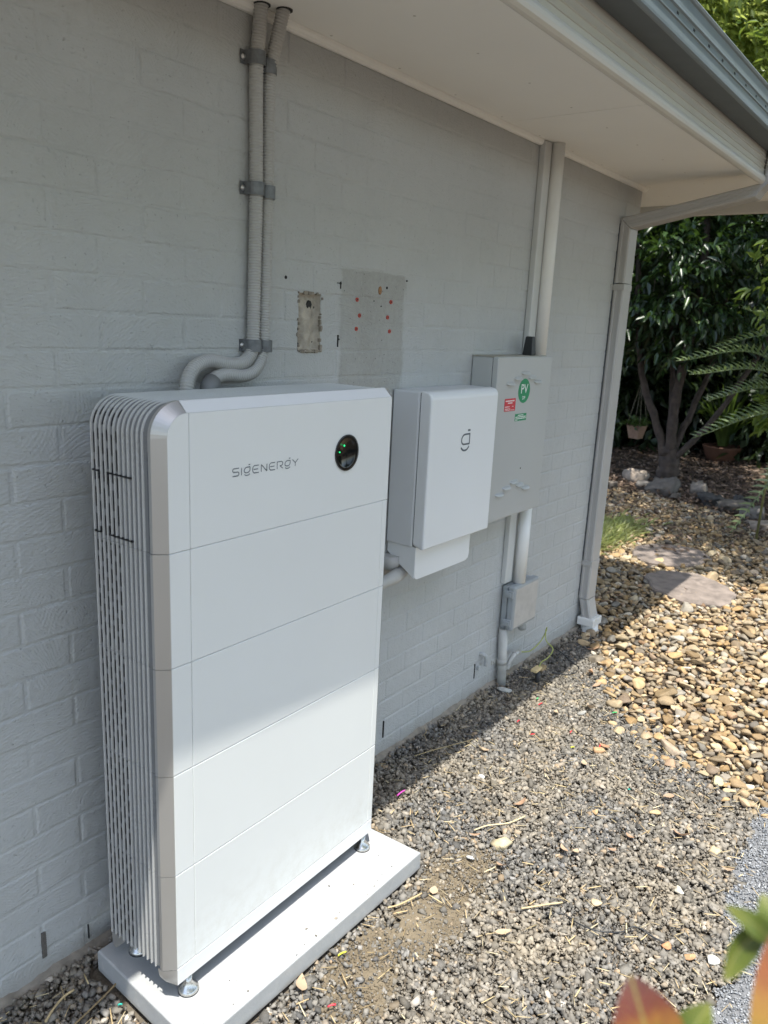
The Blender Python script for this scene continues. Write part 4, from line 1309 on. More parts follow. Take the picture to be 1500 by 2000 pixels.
an.lathe([(.030, 0), (.031, .004), (.022, .070), (.018, .074)], 4, mat=Matrix.Translation((2.015, -.062, CZ1 + .004)) @ Matrix.Rotation(R(45), 4, 'Z') @ Matrix.Diagonal((1.05, .9, 1, 1)), smooth=False)
an.build('antenna', M['rubber'], None, label='small black tapered antenna standing on the grey cabinet', category='antenna')

# pipes above and below the cabinet
def pipe(name, label, parts, group=None):
    root = empty(name, (parts[0][1][0]), label=label, category='conduit pipe', group=group)
    for pn, path, r_, mt in parts:
        child(MB().tube(path, r_, 22), pn, mt, root)
    return root
mb = MB(); mb.box(2.066, 2.124, -.028, -.002, 1.382, 2.198, .004, 2)
mb.build('duct', M['ductgrey'], None, label='flat grey duct against the wall above the cabinet', category='duct')
pipe('conduit_pipe', 'round pale grey pipe from soffit into the cabinet top', [('tube', [(2.150, -.040, 2.199), (2.150, -.040, 1.381)], .0275, M['pvc'])])
mb = MB(); mb.box(2.052, 2.112, -.026, -.002, .386, .744, .004, 2)
mb.build('duct', M['ductgrey'], None, label='flat grey duct against the wall below the cabinet', category='duct')
pipe('conduit_pipe', 'round white pipe from cabinet bottom to the junction box', [('tube', [(2.150, -.043, .744), (2.150, -.043, .378)], .0285, M['pvc'])])
jb = empty('junction_box', (2.17, 0, .28), label='small grey plastic junction box with clipped lid low on the wall', category='junction box')
child(MB().box(2.070, 2.292, -.034, -.006, .172, .372, .006, 2), 'back_box', M['jbox'], jb)
child(MB().box(2.064, 2.298, -.072, -.036, .168, .378, .010, 3), 'lid', M['jbox'], jb)
child(MB().box(2.078, 2.286, -.0735, -.071, .182, .364, .001, 1), 'faded_label', M['jlid'], jb)
for z in (.340, .206):
    child(MB().box(2.056, 2.066, -.066, -.022, z - .017, z + .017, .0025, 1).box(2.050, 2.057, -.060, -.030, z - .010, z + .010, .002, 1), 'latch', M['jbox'], jb)
pipe('conduit_pipe', 'aged grey pipe running from junction box down into the gravel', [('tube', [(2.073, -.026, .172), (2.083, -.030, .0), (2.086, -.034, -.13)], .0205, M['pvcold'])])
child(MB().tube([(2.225, -.03, .170), (2.227, -.03, .150), (2.24, -.034, .132), (2.255, -.036, .128)], [.022, .022, .019, .017], 14), 'gland', M['jbox'], jb)
cl = empty('pipe_clamp', (2.08, 0, .01), label='painted saddle clamp on the thin pipe near the ground', category='pipe clamp')
child(MB().box(2.030, 2.145, -.006, .0, -.002, .022, .002, 1), 'strap', M['pvcold'], cl)
child(MB().tube([(2.0825, -.0275, -.002), (2.0825, -.0275, .022)], .0235, 16), 'band', M['pvcold'], cl)
child(MB().lathe([(.006, 0), (.004, .006)], 8, mat=Matrix.Translation((2.045, -.006, .010)) @ Matrix.Rotation(R(90), 4, 'X')), 'screw', M['pvcold'], cl)
fit = empty('cable_stub', (1.93, 0, .05), label='painted bent cable stub with clip left of the thin pipe', category='cable stub')
child(MB().tube(smooth_path([(1.921, .0, .088), (1.922, -.016, .092), (1.930, -.026, .082), (1.940, -.026, .058), (1.943, -.022, .034)], 5), [.0095] * 21, 10), 'stub', M['wall'], fit)
child(MB().box(1.902, 1.918, -.014, 0, .018, .040, .003, 1), 'clip', M['wall'], fit)
wh = empty('earth_cable_hose', (2.13, -.03, 0), label='short pale flexible hose beside the thin pipe with cable emerging', category='hose')
child(corrugated(MB(), [(2.104, -.046, -.030), (2.112, -.05, -.006), (2.135, -.050, .014), (2.170, -.046, .020)], .0115, .0056, 10), 'hose', M['pvcold'], wh)
child(MB().tube([(2.168, -.046, .020), (2.188, -.045, .020), (2.222, -.043, .014)], [.0128, .0128, .0110], 12), 'sleeve', M['pvcold'], wh)
gw_mat = simple('green_yellow_wire', (.34, .38, .10), .5)
child(MB().tube(smooth_path([(2.222, -.043, .014), (2.30, -.06, .0), (2.37, -.075, .03), (2.40, -.085, .075), (2.395, -.09, .10)], 6), .0028, 6), 'wire', gw_mat, wh)
es_ = empty('earth_stake', (2.2, -.16, -.12), label='dark earth stake with wooden tag stuck in gravel by the wall', category='earth stake')
child(MB().tube([(2.205, -.155, -.13), (2.210, -.150, -.03)], .0105, 10), 'rod', M['rubber'], es_)
child(MB().box(2.165, 2.225, -.165, -.135, -.036, -.022, .002, 1).box(2.215, 2.265, -.168, -.142, -.044, -.028, .002, 1), 'clamp_block', M['straw'], es_)
child(MB().tube(smooth_path([(2.395, -.085, .09), (2.38, -.10, .04), (2.40, -.13, .0), (2.33, -.14, -.02), (2.24, -.15, -.01), (2.19, -.155, -.04)], 6), .0026, 6), 'wire', gw_mat, es_)
MB().tube(smooth_path([(2.43, -.10, .0), (2.50, -.13, -.05), (2.52, -.18, -.09), (2.49, -.235, -.098), (2.38, -.23, -.095), (2.28, -.19, -.06)], 8), .0026, 6).build('black_cable', M['rubber'], None, label='thin black cable looping from the wall base onto gravel', category='cable')

# ------------------------------------------------------------------ things lying about
def leaf_obj(x, y, z, L, Wd, yaw, label, curl=.25, mat=None, grp='dead leaves lying on the gravel', tilt=(0, 0)):
    n = 8
    V = []; F = []
    for i in range(n + 1):
        t = i / n
        wd = Wd / 2 * math.sin(math.pi * min(1, t ** .8)) ** .9 + .0004
        xx = (t - .5) * L
        zc = -curl * L * (2 * (t - .5)) ** 2 * -1 * .5
        for s_, e in ((-1, .22), (0, 0), (1, .22)):
            V.append((xx, s_ * wd, zc + e * wd + .0))
    for i in range(n):
        for j in range(2): F.append((i * 3 + j, (i + 1) * 3 + j, (i + 1) * 3 + j + 1, i * 3 + j + 1))
    o = link('dead_leaf', np_mesh('dead_leaf', np.array(V), np.array(F), True), mat or M['deadleaf'], label=label, category='leaf', group=grp)
    o.location = (x, y, z); o.rotation_euler = (tilt[0], tilt[1], yaw)
    return o
LV = [
    (1.498, -1.03, .060, .034, 1.4, 'pale curled dead leaf standing up on gravel at right', .5, (.5, .3)),
    (.758, -.560, .034, .024, .4, 'round tan dead leaf on bare mud beside the slab corner', .1, (0, 0)),
    (.276, -.497, .066, .028, .75, 'long brown dead leaf leaning against the slab front edge', .25, (.3, .2)),
    (.750, -.790, .048, .017, -.7, 'slim orange brown leaf alone on gravel beyond the mud', .15, (.1, 0)),
    (1.177, -.766, .044, .020, .9, 'orange leaf pair half standing in the gravel', .3, (.3, .1)),
    (1.192, -.800, .030, .020, .1, 'small tan leaf beside the upright orange leaf', .3, (0, .2)),
    (1.277, -.884, .026, .012, 2.0, 'tiny brown leaf chip by the oval grey stone', .2, (0, 0)),
    (1.691, -.609, .045, .022, .5, 'tan leaf pointing at a grey pebble mid gravel', .2, (.1, .1)),
    (1.862, -.619, .050, .022, 1.3, 'pinkish leaf lying where gravel meets the pebbles', .2, (0, .1)),
    (2.175, -.703, .070, .028, 2.5, 'large pinkish leaf spread over pebbles', .15, (.2, 0)),
    (2.068, -.719, .055, .022, .2, 'narrow cream leaf under the large pinkish leaf', .15, (0, 0)),
    (1.377, -.904, .040, .018, 1.0, 'folded brown leaf on open gravel', .3, (.2, .2)),
    (1.422, -1.192, .040, .024, 1.7, 'crumpled reddish leaf on the fine grey dust', .4, (.3, .1)),
    (2.130, -.440, .055, .026, .9, 'curled orange leaf standing near the shade line', .6, (.7, .3)),
    (1.987, -.352, .046, .020, .3, 'yellow leaf at the edge of the wall shade', .3, (.1, .2)),
    (1.692, -.925, .040, .024, 2.2, 'orange flat leaf fragment on right gravel', .15, (0, .1)),
    (1.296, -1.031, .044, .026, .6, 'ragged pale leaf near the blue grey dust', .3, (.1, .4)),
    (2.36, -.38, .060, .024, 2.8, 'long pink leaf against first pebbles below downpipe', .2, (.1, .2)),
    (2.47, -.30, .075, .028, .3, 'big curled cream leaf at pebble edge near the wall shade', .4, (.2, .3)),
    (2.60, -.30, .070, .030, 1.2, 'cream leaf on top of pebbles below the downpipe', .3, (.2, .1)),
    (2.74, -.20, .070, .026, 2.0, 'pale leaf beside the downpipe shade on the stones', .3, (.1, .3)),
    (2.88, -.11, .060, .026, .5, 'dark leaf in the shaded corner under the downpipe', .4, (.1, .2)),
    (1.518, -.284, .042, .022, 1.2, 'brown leaf lying in the wall shade on gravel', .3, (.1, .2)),
    (1.05, -.52, .038, .018, 2.1, 'rust coloured leaf curled beyond the slab corner', .4, (.3, .1)),
    (1.30, -.55, .050, .024, 2.6, 'brown crinkled leaf with dark gap beneath mid gravel', .5, (.3, .3)),
    (.98, -.655, .055, .018, 1.1, 'yellow split leaf standing beside the tan stone', .3, (.2, .5)),
]
for (x, y, L, Wd, yaw, lb, cu, tl) in LV:
    zz = -.094 if (x < bx(y)) else -.072
    leaf_obj(x, y, zz + .004, L, Wd, yaw, lb, cu, tilt=tl)

ST = [
    (1.074, -.605, .030, .0, 'flat yellow tan stone on the gravel past the slab'),
    (1.030, -.937, .017, .3, 'pale rounded stone near the black wire end'),
    (1.819, -.616, .024, .7, 'orange tan stone at pebble side of gravel'),
    (2.063, -.434, .020, .1, 'grey oval pebble alone near the shade line'),
    (1.571, -.921, .018, .5, 'round tan pebble in open gravel at right'),
    (1.912, -1.03, .034, .6, 'oval yellow pebble among gravel below the pebble bed'),
    (1.846, -1.143, .026, .4, 'flat brown pebble by the blue grey dust'),
    (1.241, -1.102, .018, .2, 'pale cream stone near the dust patch'),
    (1.026, -1.255, .018, .5, 'white oval pebble at bottom right near the blurred leaf'),
    (1.005, -1.205, .015, .9, 'small orange pebble left of the white oval pebble'),
    (1.496, -1.134, .018, .3, 'small tan block stone beside fine dust'),
    (.999, -1.144, .016, .8, 'rust orange pebble above the black wire'),
    (2.026, -.083, .030, .1, 'pale grey round lump at the foot of the thin pipe'),
    (.955, -.56, .012, .1, 'white chipped stone on the mud beyond the slab'),
    (1.36, -.36, .013, .2, 'small grey white pebble along the shade line'),
    (1.60, -.72, .016, .5, 'brownish pebble between two tan leaves'),
    (1.44, -.76, .014, .7, 'amber pebble in middle of the gravel'),
]
tint = [simple('stone_tint', c_, .8, var=.2, nscale=50, bump=.3, bscale=300) for c_ in ((.50, .42, .27), (.52, .40, .26), (.45, .28, .15), (.33, .32, .29), (.48, .33, .18), (.50, .43, .26), (.44, .32, .20), (.55, .50, .40), (.60, .58, .52), (.46, .27, .14), (.48, .38, .24), (.48, .24, .12), (.42, .42, .39), (.75, .74, .70), (.55, .55, .52), (.35, .29, .23), (.45, .30, .16))]
for i, (x, y, r_, s_, lb) in enumerate(ST):
    o = stones('loose_stone', np.zeros((1, 3)), np.array([r_]), tint[i], i in (0, 2, 13, 10), 2 if i in (0, 2, 13, 10) else 3, .42, .15, label=lb, category='stone', group='larger stones scattered on the gravel')
    o.location = (x, y, -.099 + r_ * .25)
    o.rotation_euler = (0, 0, rng.uniform(0, 6.28))
wm = {n: simple('plastic_' + n, c_, .4) for n, c_ in (('pink', (.75, .10, .50)), ('red', (.65, .03, .05)), ('yellow', (.65, .65, .05)), ('green', (.05, .50, .15)), ('teal', (.0, .35, .28)))}
WR = [(1.079, -.205, 'pink', .040, 'bright pink plastic tube offcut on gravel beside the slab'), (2.013, -.267, 'red', .026, 'bright red wire offcut nearest the earth stake'),
      (1.811, -.268, 'red', .018, 'small red wire scrap beside the wall shade'), (1.754, -.363, 'red', .018, 'red wire scrap left of the tan pebble'), (1.879, -.471, 'red', .018, 'red wire scrap below the curled orange leaf'),
      (1.858, -.604, 'red', .026, 'long thin red wire scrap near the orange tan stone'), (.415, -.509, 'yellow', .024, 'bright yellow tube scrap at the slab front edge'), (.281, -.592, 'red', .020, 'red plastic scrap near the long brown leaf'),
      (1.772, -.526, 'yellow', .016, 'yellow wire scrap on the upper gravel'), (-.036, -.214, 'teal', .010, 'teal plastic bit beside the slab left side'), (2.163, -.542, 'green', .022, 'green wire scrap at the pebble edge'),
      (2.05, -.235, 'green', .016, 'green plastic sliver above the red offcut'), (1.64, -.802, 'teal', .008, 'tiny teal bit in open gravel')]
for (x, y, cn, L, lb) in WR:
    a_ = rng.uniform(-.9, .3)
    d_ = Vector((math.cos(a_), math.sin(a_), .06)) * L / 2
    c_ = Vector((x, y, -.092))
    MB().tube(smooth_path([c_ - d_, c_ + Vector((0, .0015, .001)), c_ + d_], 3), .0021 if cn != 'pink' else .0026, 8).build('wire_offcut', wm[cn], None, label=lb, category='plastic scrap', group='coloured plastic offcuts on the gravel')
MB().tube(smooth_path([(.895, -.845, -.094), (.925, -.885, -.096), (.915, -.935, -.092), (.925, -.99, -.090), (.965, -1.035, -.093), (1.00, -1.06, -.085), (1.01, -1.11, -.097), (1.008, -1.17, -.10)], 6), .0019, 6).build('wire', M['rubber'], None, label='thin black wire lying bent across the foreground gravel', category='wire')

# straw and twigs (uncountable litter)
def sticks(name, n, region, Lr, wr, mat, z=-.094, **k):
    x0, x1, y0, y1 = region
    X_ = rng.uniform(x0, x1, n); Y_ = rng.uniform(y0, y1, n)
    kk = (X_ < bx(Y_) + .05) & ~in_slab(X_, Y_, .02) & (noise2(X_, Y_, 5, 11) > -.35 + .0 * X_)
    X_, Y_ = X_[kk], Y_[kk]; n = len(X_)
    L = rng.uniform(*Lr, n); Wd = rng.uniform(*wr, n); ya = rng.uniform(0, 6.28, n); ti = rng.normal(0, .14, n)
    T = np.array([(-.5, -.5, -.5), (.5, -.5, -.5), (.5, .5, -.5), (-.5, .5, -.5), (-.5, -.5, .5), (.5, -.5, .5), (.5, .5, .5), (-.5, .5, .5)])
    Fq = np.array([(0, 3, 2, 1), (4, 5, 6, 7), (0, 1, 5, 4), (1, 2, 6, 5), (2, 3, 7, 6), (3, 0, 4, 7)])
    V = T[None] * np.stack([L, Wd, Wd * .5], -1)[:, None, :]
    x, y, z_ = V[..., 0], V[..., 1], V[..., 2]
    z_ = z_ + x * np.sin(ti)[:, None]
    Vx = x * np.cos(ya)[:, None] - y * np.sin(ya)[:, None] + X_[:, None]; Vy = x * np.sin(ya)[:, None] + y * np.cos(ya)[:, None] + Y_[:, None]
    V = np.stack([Vx, Vy, z_ + z + rng.uniform(0, .006, n)[:, None]], -1).reshape(-1, 3)
    Fi = (Fq[None] + (np.arange(n) * 8)[:, None, None]).reshape(-1, 4)
    return link(name, np_mesh(name, V, Fi), mat, **k)
sticks('straw', 1500, (-.4, 2.4, -1.6, -.02), (.012, .045), (.0012, .003), M['straw'], kind='stuff', label='scattered dry straw and leaf stalks over the gravel', category='straw')
TW = [((.30, -.075), (-.22, -.20), .0022, 'long thin twig on the shaded gravel left of the slab'), ((1.30, -.10), (1.56, -.20), .0018, 'twig lying in the wall shade on the gravel'),
      ((1.07, -.50), (1.24, -.60), .0024, 'pale twig across gravel beyond the slab corner'), ((.62, -.50), (.72, -.55), .0024, 'short twig on the mud patch by the slab'),
      ((1.86, -1.10), (1.97, -1.16), .0020, 'pale stick under the oval yellow pebble'), ((.86, -.78), (.955, -.86), .0026, 'pale split stalk above the black wire'), ((-.17, -.13), (-.08, -.09), .0028, 'short forked straw in the shade left of the slab')]
for (p, q, r_, lb) in TW:
    P_ = [Vector((p[0] + (q[0] - p[0]) * t + rng.normal(0, .004), p[1] + (q[1] - p[1]) * t + rng.normal(0, .004), -.090 + rng.uniform(-.002, .004))) for t in (0, .33, .66, 1)]
    MB().tube(smooth_path(P_, 4), r_, 6).build('twig', M['straw'], None, label=lb, category='twig', group='twigs on the ground')

# stepping stones
def flag(pts, lb, z=-.079):
    P_ = smooth_path([(a, b, 0) for a, b in pts + pts[:1]], 4)[:-1]
    c_ = sum(P_, Vector()) / len(P_)
    P_ = [c_ + (p - c_) * (1 + rng.normal(0, .025)) for p in P_]
    mb = MB()
    rings = []
    for (sc_, zz) in ((1.0, -.13), (1.0, z - .012), (.975, z - .003), (.93, z), (.6, z + .002), (.3, z + .001)):
        rings.append([mb.bm.verts.new((c_.x + (p.x - c_.x) * sc_, c_.y + (p.y - c_.y) * sc_, zz + (rng.normal(0, .0022) if sc_ < 1 else 0))) for p in P_])
    n_ = len(P_)
    for A_, B_ in zip(rings, rings[1:]):
        for q in range(n_): mb.bm.faces.new((A_[q], A_[(q + 1) % n_], B_[(q + 1) % n_], B_[q]))
    mb.bm.faces.new(rings[-1])
    o = mb.build('stepping_stone', M['paver'], None, label=lb, category='stepping stone', group='stepping stones in the pebbles')
flag([(4.57, .27), (4.86, .35), (5.10, .17), (5.12, -.04), (4.95, -.17), (4.66, -.12), (4.50, .08)], 'farther flat sandstone stepping stone among the pebbles')
flag([(3.92, -.10), (4.22, .05), (4.44, -.10), (4.40, -.35), (4.22, -.52), (3.98, -.53), (3.84, -.35)], 'nearer flat sandstone stepping stone in dappled shade')

# border rocks
RK = [(7.24, .93, .20, 'dark flat rock at foot of the tree, left of border'), (7.67, 1.40, .17, 'low rock furthest left along the mulch edge'), (7.50, .66, .16, 'dark rock right of the tree foot'), (7.10, .42, .15, 'angular dark rock with light top edge'),
      (6.92, .17, .17, 'tan rounded boulder next to the angular dark rock'), (6.72, -.06, .17, 'brown boulder beneath the low palm frond'), (7.35, .20, .12, 'small rock behind the tan boulder'), (7.02, 1.43, .13, 'grey rock beside the grass tuft'),
      (6.30, -.26, .17, 'dark rock at the right frame edge'), (6.55, -.40, .14, 'grey rock behind the rightmost dark rock'), (7.30, 1.15, .11, 'small brown rock left of the tree'), (7.05, .75, .09, 'small stone in front of dark flat rock')]
for (x, y, r_, lb) in RK:
    o = stones('rock', np.zeros((1, 3)), np.array([r_ * .8]), M['rock'], True, 3, .5, .2, smooth=False, label=lb, category='rock', group='rocks edging the mulch bed')
    o.location = (x, y, -.10 + r_ * .12)

# mulch
n = 15000
X_ = rng.uniform(5.2, 12.5, n); Y_ = rng.uniform(-2.0, 5.0, n)
far = np.interp(Y_, [-2.5, -.3, .2, .9, 1.6, 2.5], [5.6, 6.25, 6.7, 6.95, 7.1, 7.3])
kk = (X_ > far + rng.normal(0, .12, n)) & (rng.random(n) < np.clip(1.35 - (X_ - 7) * .13, .25, 1))
X_, Y_ = X_[kk], Y_[kk]; n = len(X_)
T = np.array([(-.5, -.4, 0), (.1, -.5, 0), (.5, -.2, 0), (.5, .3, 0), (-.1, .5, 0), (-.5, .2, 0)])
T = np.concatenate([T, T * .9 + np.array([0, 0, 1.])])
Fq = [(0, 5, 4, 3), (0, 3, 2, 1), (6, 7, 8, 9), (6, 9, 10, 11)] + [(i, (i + 1) % 6, (i + 1) % 6 + 6, i + 6) for i in range(6)]
sc = np.stack([rng.uniform(.03, .11, n), rng.uniform(.015, .04, n), rng.uniform(.004, .010, n)], -1)
Rm = rot_mats(n, .3)
V = np.einsum('nvk,njk->nvj', T[None] * sc[:, None, :], Rm) + np.stack([X_, Y_, -.118 + rng.uniform(0, .025, n)], -1)[:, None, :]
link('mulch', np_mesh('mulch', V.reshape(-1, 3), (np.array(Fq)[None] + (np.arange(n) * 12)[:, None, None]).reshape(-1, 4)), M['mulch'], kind='stuff', label='brown bark mulch and leaf litter under the trees', category='mulch')

n = 2600
X_ = rng.uniform(4.6, 7.4, n); Y_ = rng.uniform(-1.6, 1.9, n)
kk = rng.random(n) < np.clip((X_ - 4.4 - .5 * np.abs(Y_ - .2)) / 2.2, .02, 1) * np.where(Y_ < .0, 1, .55)
X_, Y_ = X_[kk], Y_[kk]; n = len(X_)
T = np.array([(-.5, 0, 0), (-.1, -.5, .12), (.5, 0, 0), (-.1, .5, .12)])
V = np.einsum('nvk,njk->nvj', T[None] * np.stack([rng.uniform(.04, .09, n), rng.uniform(.018, .035, n), rng.uniform(.02, .05, n)], -1)[:, None, :], rot_mats(n, .35)) + np.stack([X_, Y_, -.078 + rng.uniform(0, .02, n)], -1)[:, None, :]
link('leaf_litter', np_mesh('leaf_litter', V.reshape(-1, 3), (np.array([(0, 1, 2), (0, 2, 3)])[None] + (np.arange(n) * 4)[:, None, None]).reshape(-1, 3)), M['mulch'], kind='stuff', label='brown fallen leaf litter strewn over the far pebbles', category='leaf litter')

# ------------------------------------------------------------------ vegetation
LEAF = np.array([(0, 0, 0), (.30, -.5, .10), (.30, 0, -.03), (.30, .5, .10), (.68, -.36, .07), (.68, 0, -.06), (.68, .36, .07), (1, 0, -.14)])
LEAFF = np.array([(0, 1, 2), (0, 2, 3), (1, 4, 2), (2, 4, 5), (2, 5, 3), (3, 5, 6), (4, 7, 5), (5, 7, 6)])
LEAF_S = np.array([(0, 0, 0), (.45, -.5, .08), (1, 0, -.08), (.45, .5, .08)])
LEAFS_F = np.array([(0, 1, 2), (0, 2, 3)])
def leaves(name, P, D, L, Wd, mat, parent=None, simple_=False, roll=.6, **k):
    n = len(P)
    D = D / np.linalg.norm(D, axis=1, keepdims=True)
    up = np.array([0, 0, 1.]) + rng.normal(0, roll, (n, 3))
    Sd = np.cross(up, D); Sd /= np.linalg.norm(Sd, axis=1, keepdims=True)
    N = np.cross(D, Sd)
    T, TF = (LEAF_S, LEAFS_F) if simple_ else (LEAF, LEAFF)
    V = P[:, None] + D[:, None] * (T[None, :, 0:1] * L[:, None, None]) + Sd[:, None] * (T[None, :, 1:2] * Wd[:, None, None]) + N[:, None] * (T[None, :, 2:3] * L[:, None, None])
    Fi = TF[None] + (np.arange(n) * len(T))[:, None, None]
    return link(name, np_mesh(name, V.reshape(-1, 3), Fi.reshape(-1, 3), False), mat, parent, **k)

def crown_points(centres, n_cl, spread, shell=.55):
    """centres: list of (x,y,z,rx,ry,rz) ellipsoids -> clump centres near the skin and inside"""
    tot = sum(c[3] * c[4] * c[5] for c in centres)
    out = []
    for (x, y, z, a, b, c) in centres:
        m = max(3, int(n_cl * a * b * c / tot))
        d_ = rng.normal(size=(m, 3)); d_ /= np.linalg.norm(d_, axis=1, keepdims=True)
        r_ = shell + (1 - shell) * rng.random((m, 1)) ** .6
        r_ *= 1 + .12 * rng.normal(size=(m, 1))
        out.append(np.array([x, y, z]) + d_ * r_ * np.array([a, b, c]))
    return np.concatenate(out)

def clump_leaves(C, per, size, L, Wd, outward, droop=.4):
    n = len(C)
    # each clump: sprig axis, leaves around it
    ax = (C - outward); ax /= np.linalg.norm(ax, axis=1, keepdims=True) + 1e-9
    ax = ax + rng.normal(0, .5, ax.shape); ax[:, 2] -= droop * rng.random(n)
    ax /= np.linalg.norm(ax, axis=1, keepdims=True)
    t = rng.random((n, per, 1))
    P = C[:, None] + ax[:, None] * (t - .3) * size + rng.normal(0, size * .10, (n, per, 3))
    D = ax[:, None] * .9 + rng.normal(0, .65, (n, per, 3)); D[..., 2] -= droop * .5
    return P.reshape(-1, 3), D.reshape(-1, 3), rng.uniform(L * .7, L * 1.2, n * per), rng.uniform(Wd * .75, Wd * 1.2, n * per)

def limb(mb, pts, r0, r1, n=9):
    P = smooth_path(pts, 7)
    m = len(P)
    for i in range(1, m - 1): P[i] = P[i] + Vector(rng.normal(0, r0 * .07, 3))
    rr = [(r0 + (r1 - r0) * i / (m - 1)) * (1 + .08 * math.sin(i * 1.7)) for i in range(m)]
    mb.tube(P, rr, n)

# -- dark glossy multi-stemmed tree behind the downpipe
tx, ty = 8.15, 1.20
tree = empty('garden_tree', (tx, ty, -.13), label='dark glossy leaved tree with several trunks beyond the downpipe', category='tree')
def tchild(mb, name, mat, root): return child(mb, name, mat, root)
mb = MB(); limb(mb, [(tx, ty, -.2), (tx + .02, ty, 0.05), (tx + .03, ty + .02, .25)], .13, .10, 12); tchild(mb, 'trunk', M['bark'], tree)
for (pts, r0, r1) in (
    ([(tx, ty + .05, .12), (tx, ty + .22, .55), (tx, ty + .42, 1.0), (tx + .1, ty + .6, 1.7), (tx + .1, ty + .7, 2.6)], .050, .028),
    ([(tx, ty, .18), (tx, ty + .02, .7), (tx - .05, ty - .05, 1.3), (tx, ty - .1, 2.2), (tx, ty, 3.2)], .062, .035),
    ([(tx, ty - .05, .12), (tx + .05, ty - .28, .42), (tx + .1, ty - .50, .80), (tx + .2, ty - .8, 1.5), (tx + .3, ty - 1.0, 2.3)], .038, .022),
    ([(tx + .1, ty, .2), (tx + .3, ty - .1, .7), (tx + .5, ty - .2, 1.3), (tx + .7, ty - .2, 2.3)], .042, .022),
    ([(tx + .1, ty + .05, .2), (tx + .2, ty + .12, .8), (tx + .3, ty + .25, 1.5), (tx + .3, ty + .4, 2.6)], .038, .022)):
    mb = MB(); limb(mb, pts, r0, r1); tchild(mb, 'stem', M['bark'], tree)
cen = [(tx + .1, ty + .5, 2.15, .85, .9, .85), (tx - .1, ty - .25, 2.25, .8, .8, .85), (tx + .2, ty - .6, 2.9, .9, .9, .9), (tx + .3, ty + .3, 3.3, 1.1, 1.2, .8), (tx - .1, ty + .85, 1.65, .6, .55, .5), (tx - .25, ty + .2, 1.65, .55, .6, .45), (tx, ty - .55, 1.75, .5, .5, .45), (tx - .1, ty + 1.2, 2.5, .8, .6, .9)]
C = crown_points(cen, 1150, .3, .5)
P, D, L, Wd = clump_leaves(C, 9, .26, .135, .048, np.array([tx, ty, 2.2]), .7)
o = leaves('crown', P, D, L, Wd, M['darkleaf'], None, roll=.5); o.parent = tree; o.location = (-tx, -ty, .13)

# -- shrubs forming the dark backdrop
def bush(name, label, x, y, z0, a, b, c, ncl, per, size, L, Wd, mat, group=None, trunk=True, simple_=True, cat='shrub', cen=None, shell=.45):
    root = empty(name, (x, y, -.13), label=label, category=cat, group=group)
    if cen is None:
        cen = [(0, 0, z0, a, b, c), (a * .35, -b * .35, z0 + c * .25, a * .7, b * .7, c * .8), (-a * .3, b * .35, z0 - c * .2, a * .75, b * .75, c * .7)]
    C = crown_points(cen, ncl, .3, shell)
    P, D, L_, W_ = clump_leaves(C, per, size, L, Wd, np.array([0, 0, z0]), .3)
    leaves('crown', P, D, L_, W_, mat, root, simple_)
    if trunk:
        mb = MB()
        limb(mb, [(0, 0, -.1), (.05, .03, z0 * .4), (-.05, .05, z0)], max(.05, a * .06), .03)
        for q in range(4):
            th_ = q * 1.6 + .4
            limb(mb, [(0, 0, z0 * .35), (a * .25 * math.cos(th_), b * .25 * math.sin(th_), z0 * .8), (a * .6 * math.cos(th_), b * .6 * math.sin(th_), z0 + c * .3)], max(.03, a * .035), .015, 7)
        mb.build('trunk', M['bark'], root)
    return root
def copy_thing(src, loc, rz, sc, label):
    r_ = src.copy(); COL.objects.link(r_); r_.location = loc; r_.rotation_euler = (0, 0, rz); r_.scale = (sc, sc, sc); r_['label'] = label
    for ch in list(src.children):
        c_ = ch.copy(); COL.objects.link(c_); c_.parent = r_
    return r_
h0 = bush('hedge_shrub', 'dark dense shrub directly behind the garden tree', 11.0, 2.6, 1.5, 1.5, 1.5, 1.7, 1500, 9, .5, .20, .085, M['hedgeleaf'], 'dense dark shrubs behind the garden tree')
for (x, y, rz, sc, lb) in ((11.6, .6, 1.1, 1.0, 'dark dense shrub behind the potted strap plant'), (11.2, 4.9, 2.2, 1.1, 'dark dense shrub hidden mostly by the house corner'), (11.8, -1.6, 3.0, 1.05, 'dark dense shrub far right behind the palm fronds'), (13.4, 1.6, 4.2, 1.4, 'taller dark shrub in the second row of the hedge'), (13.6, 4.4, .6, 1.5, 'tall dark shrub in second row at left'), (13.5, -1.0, 5.2, 1.4, 'tall dark shrub in second row at right')):
    copy_thing(h0, (x, y, -.13), rz, sc, lb)

# -- tall canopy trees: sunlit tops over the roof edge, shade below
def tall_tree(label, x, y, scale, rz):
    pass
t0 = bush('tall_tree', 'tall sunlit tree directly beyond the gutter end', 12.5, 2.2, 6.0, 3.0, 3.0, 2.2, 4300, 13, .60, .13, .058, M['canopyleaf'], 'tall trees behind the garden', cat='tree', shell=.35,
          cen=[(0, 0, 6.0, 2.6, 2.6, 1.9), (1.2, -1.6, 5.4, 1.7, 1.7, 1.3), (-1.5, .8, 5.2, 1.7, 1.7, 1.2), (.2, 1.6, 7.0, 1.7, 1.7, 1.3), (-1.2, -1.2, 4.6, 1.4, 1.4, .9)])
for (x, y, rz, sc, lb) in ((15.5, -1.6, 1.9, 1.15, 'tall sunlit tree at right behind the first row'), (16.0, 5.2, 3.1, 1.3, 'tall tree behind the house corner'), (20.0, 2.0, 4.4, 1.7, 'largest tree furthest back above the gutter'), (21.0, -4.5, .7, 1.6, 'large tree far back at the right'), (12.0, 7.0, 5.4, 1.1, 'tree beside the hidden side of the house'), (19.0, 9.5, 2.4, 1.7, 'large far tree behind the house')):
    copy_thing(t0, (x, y, -.13), rz, sc, lb)
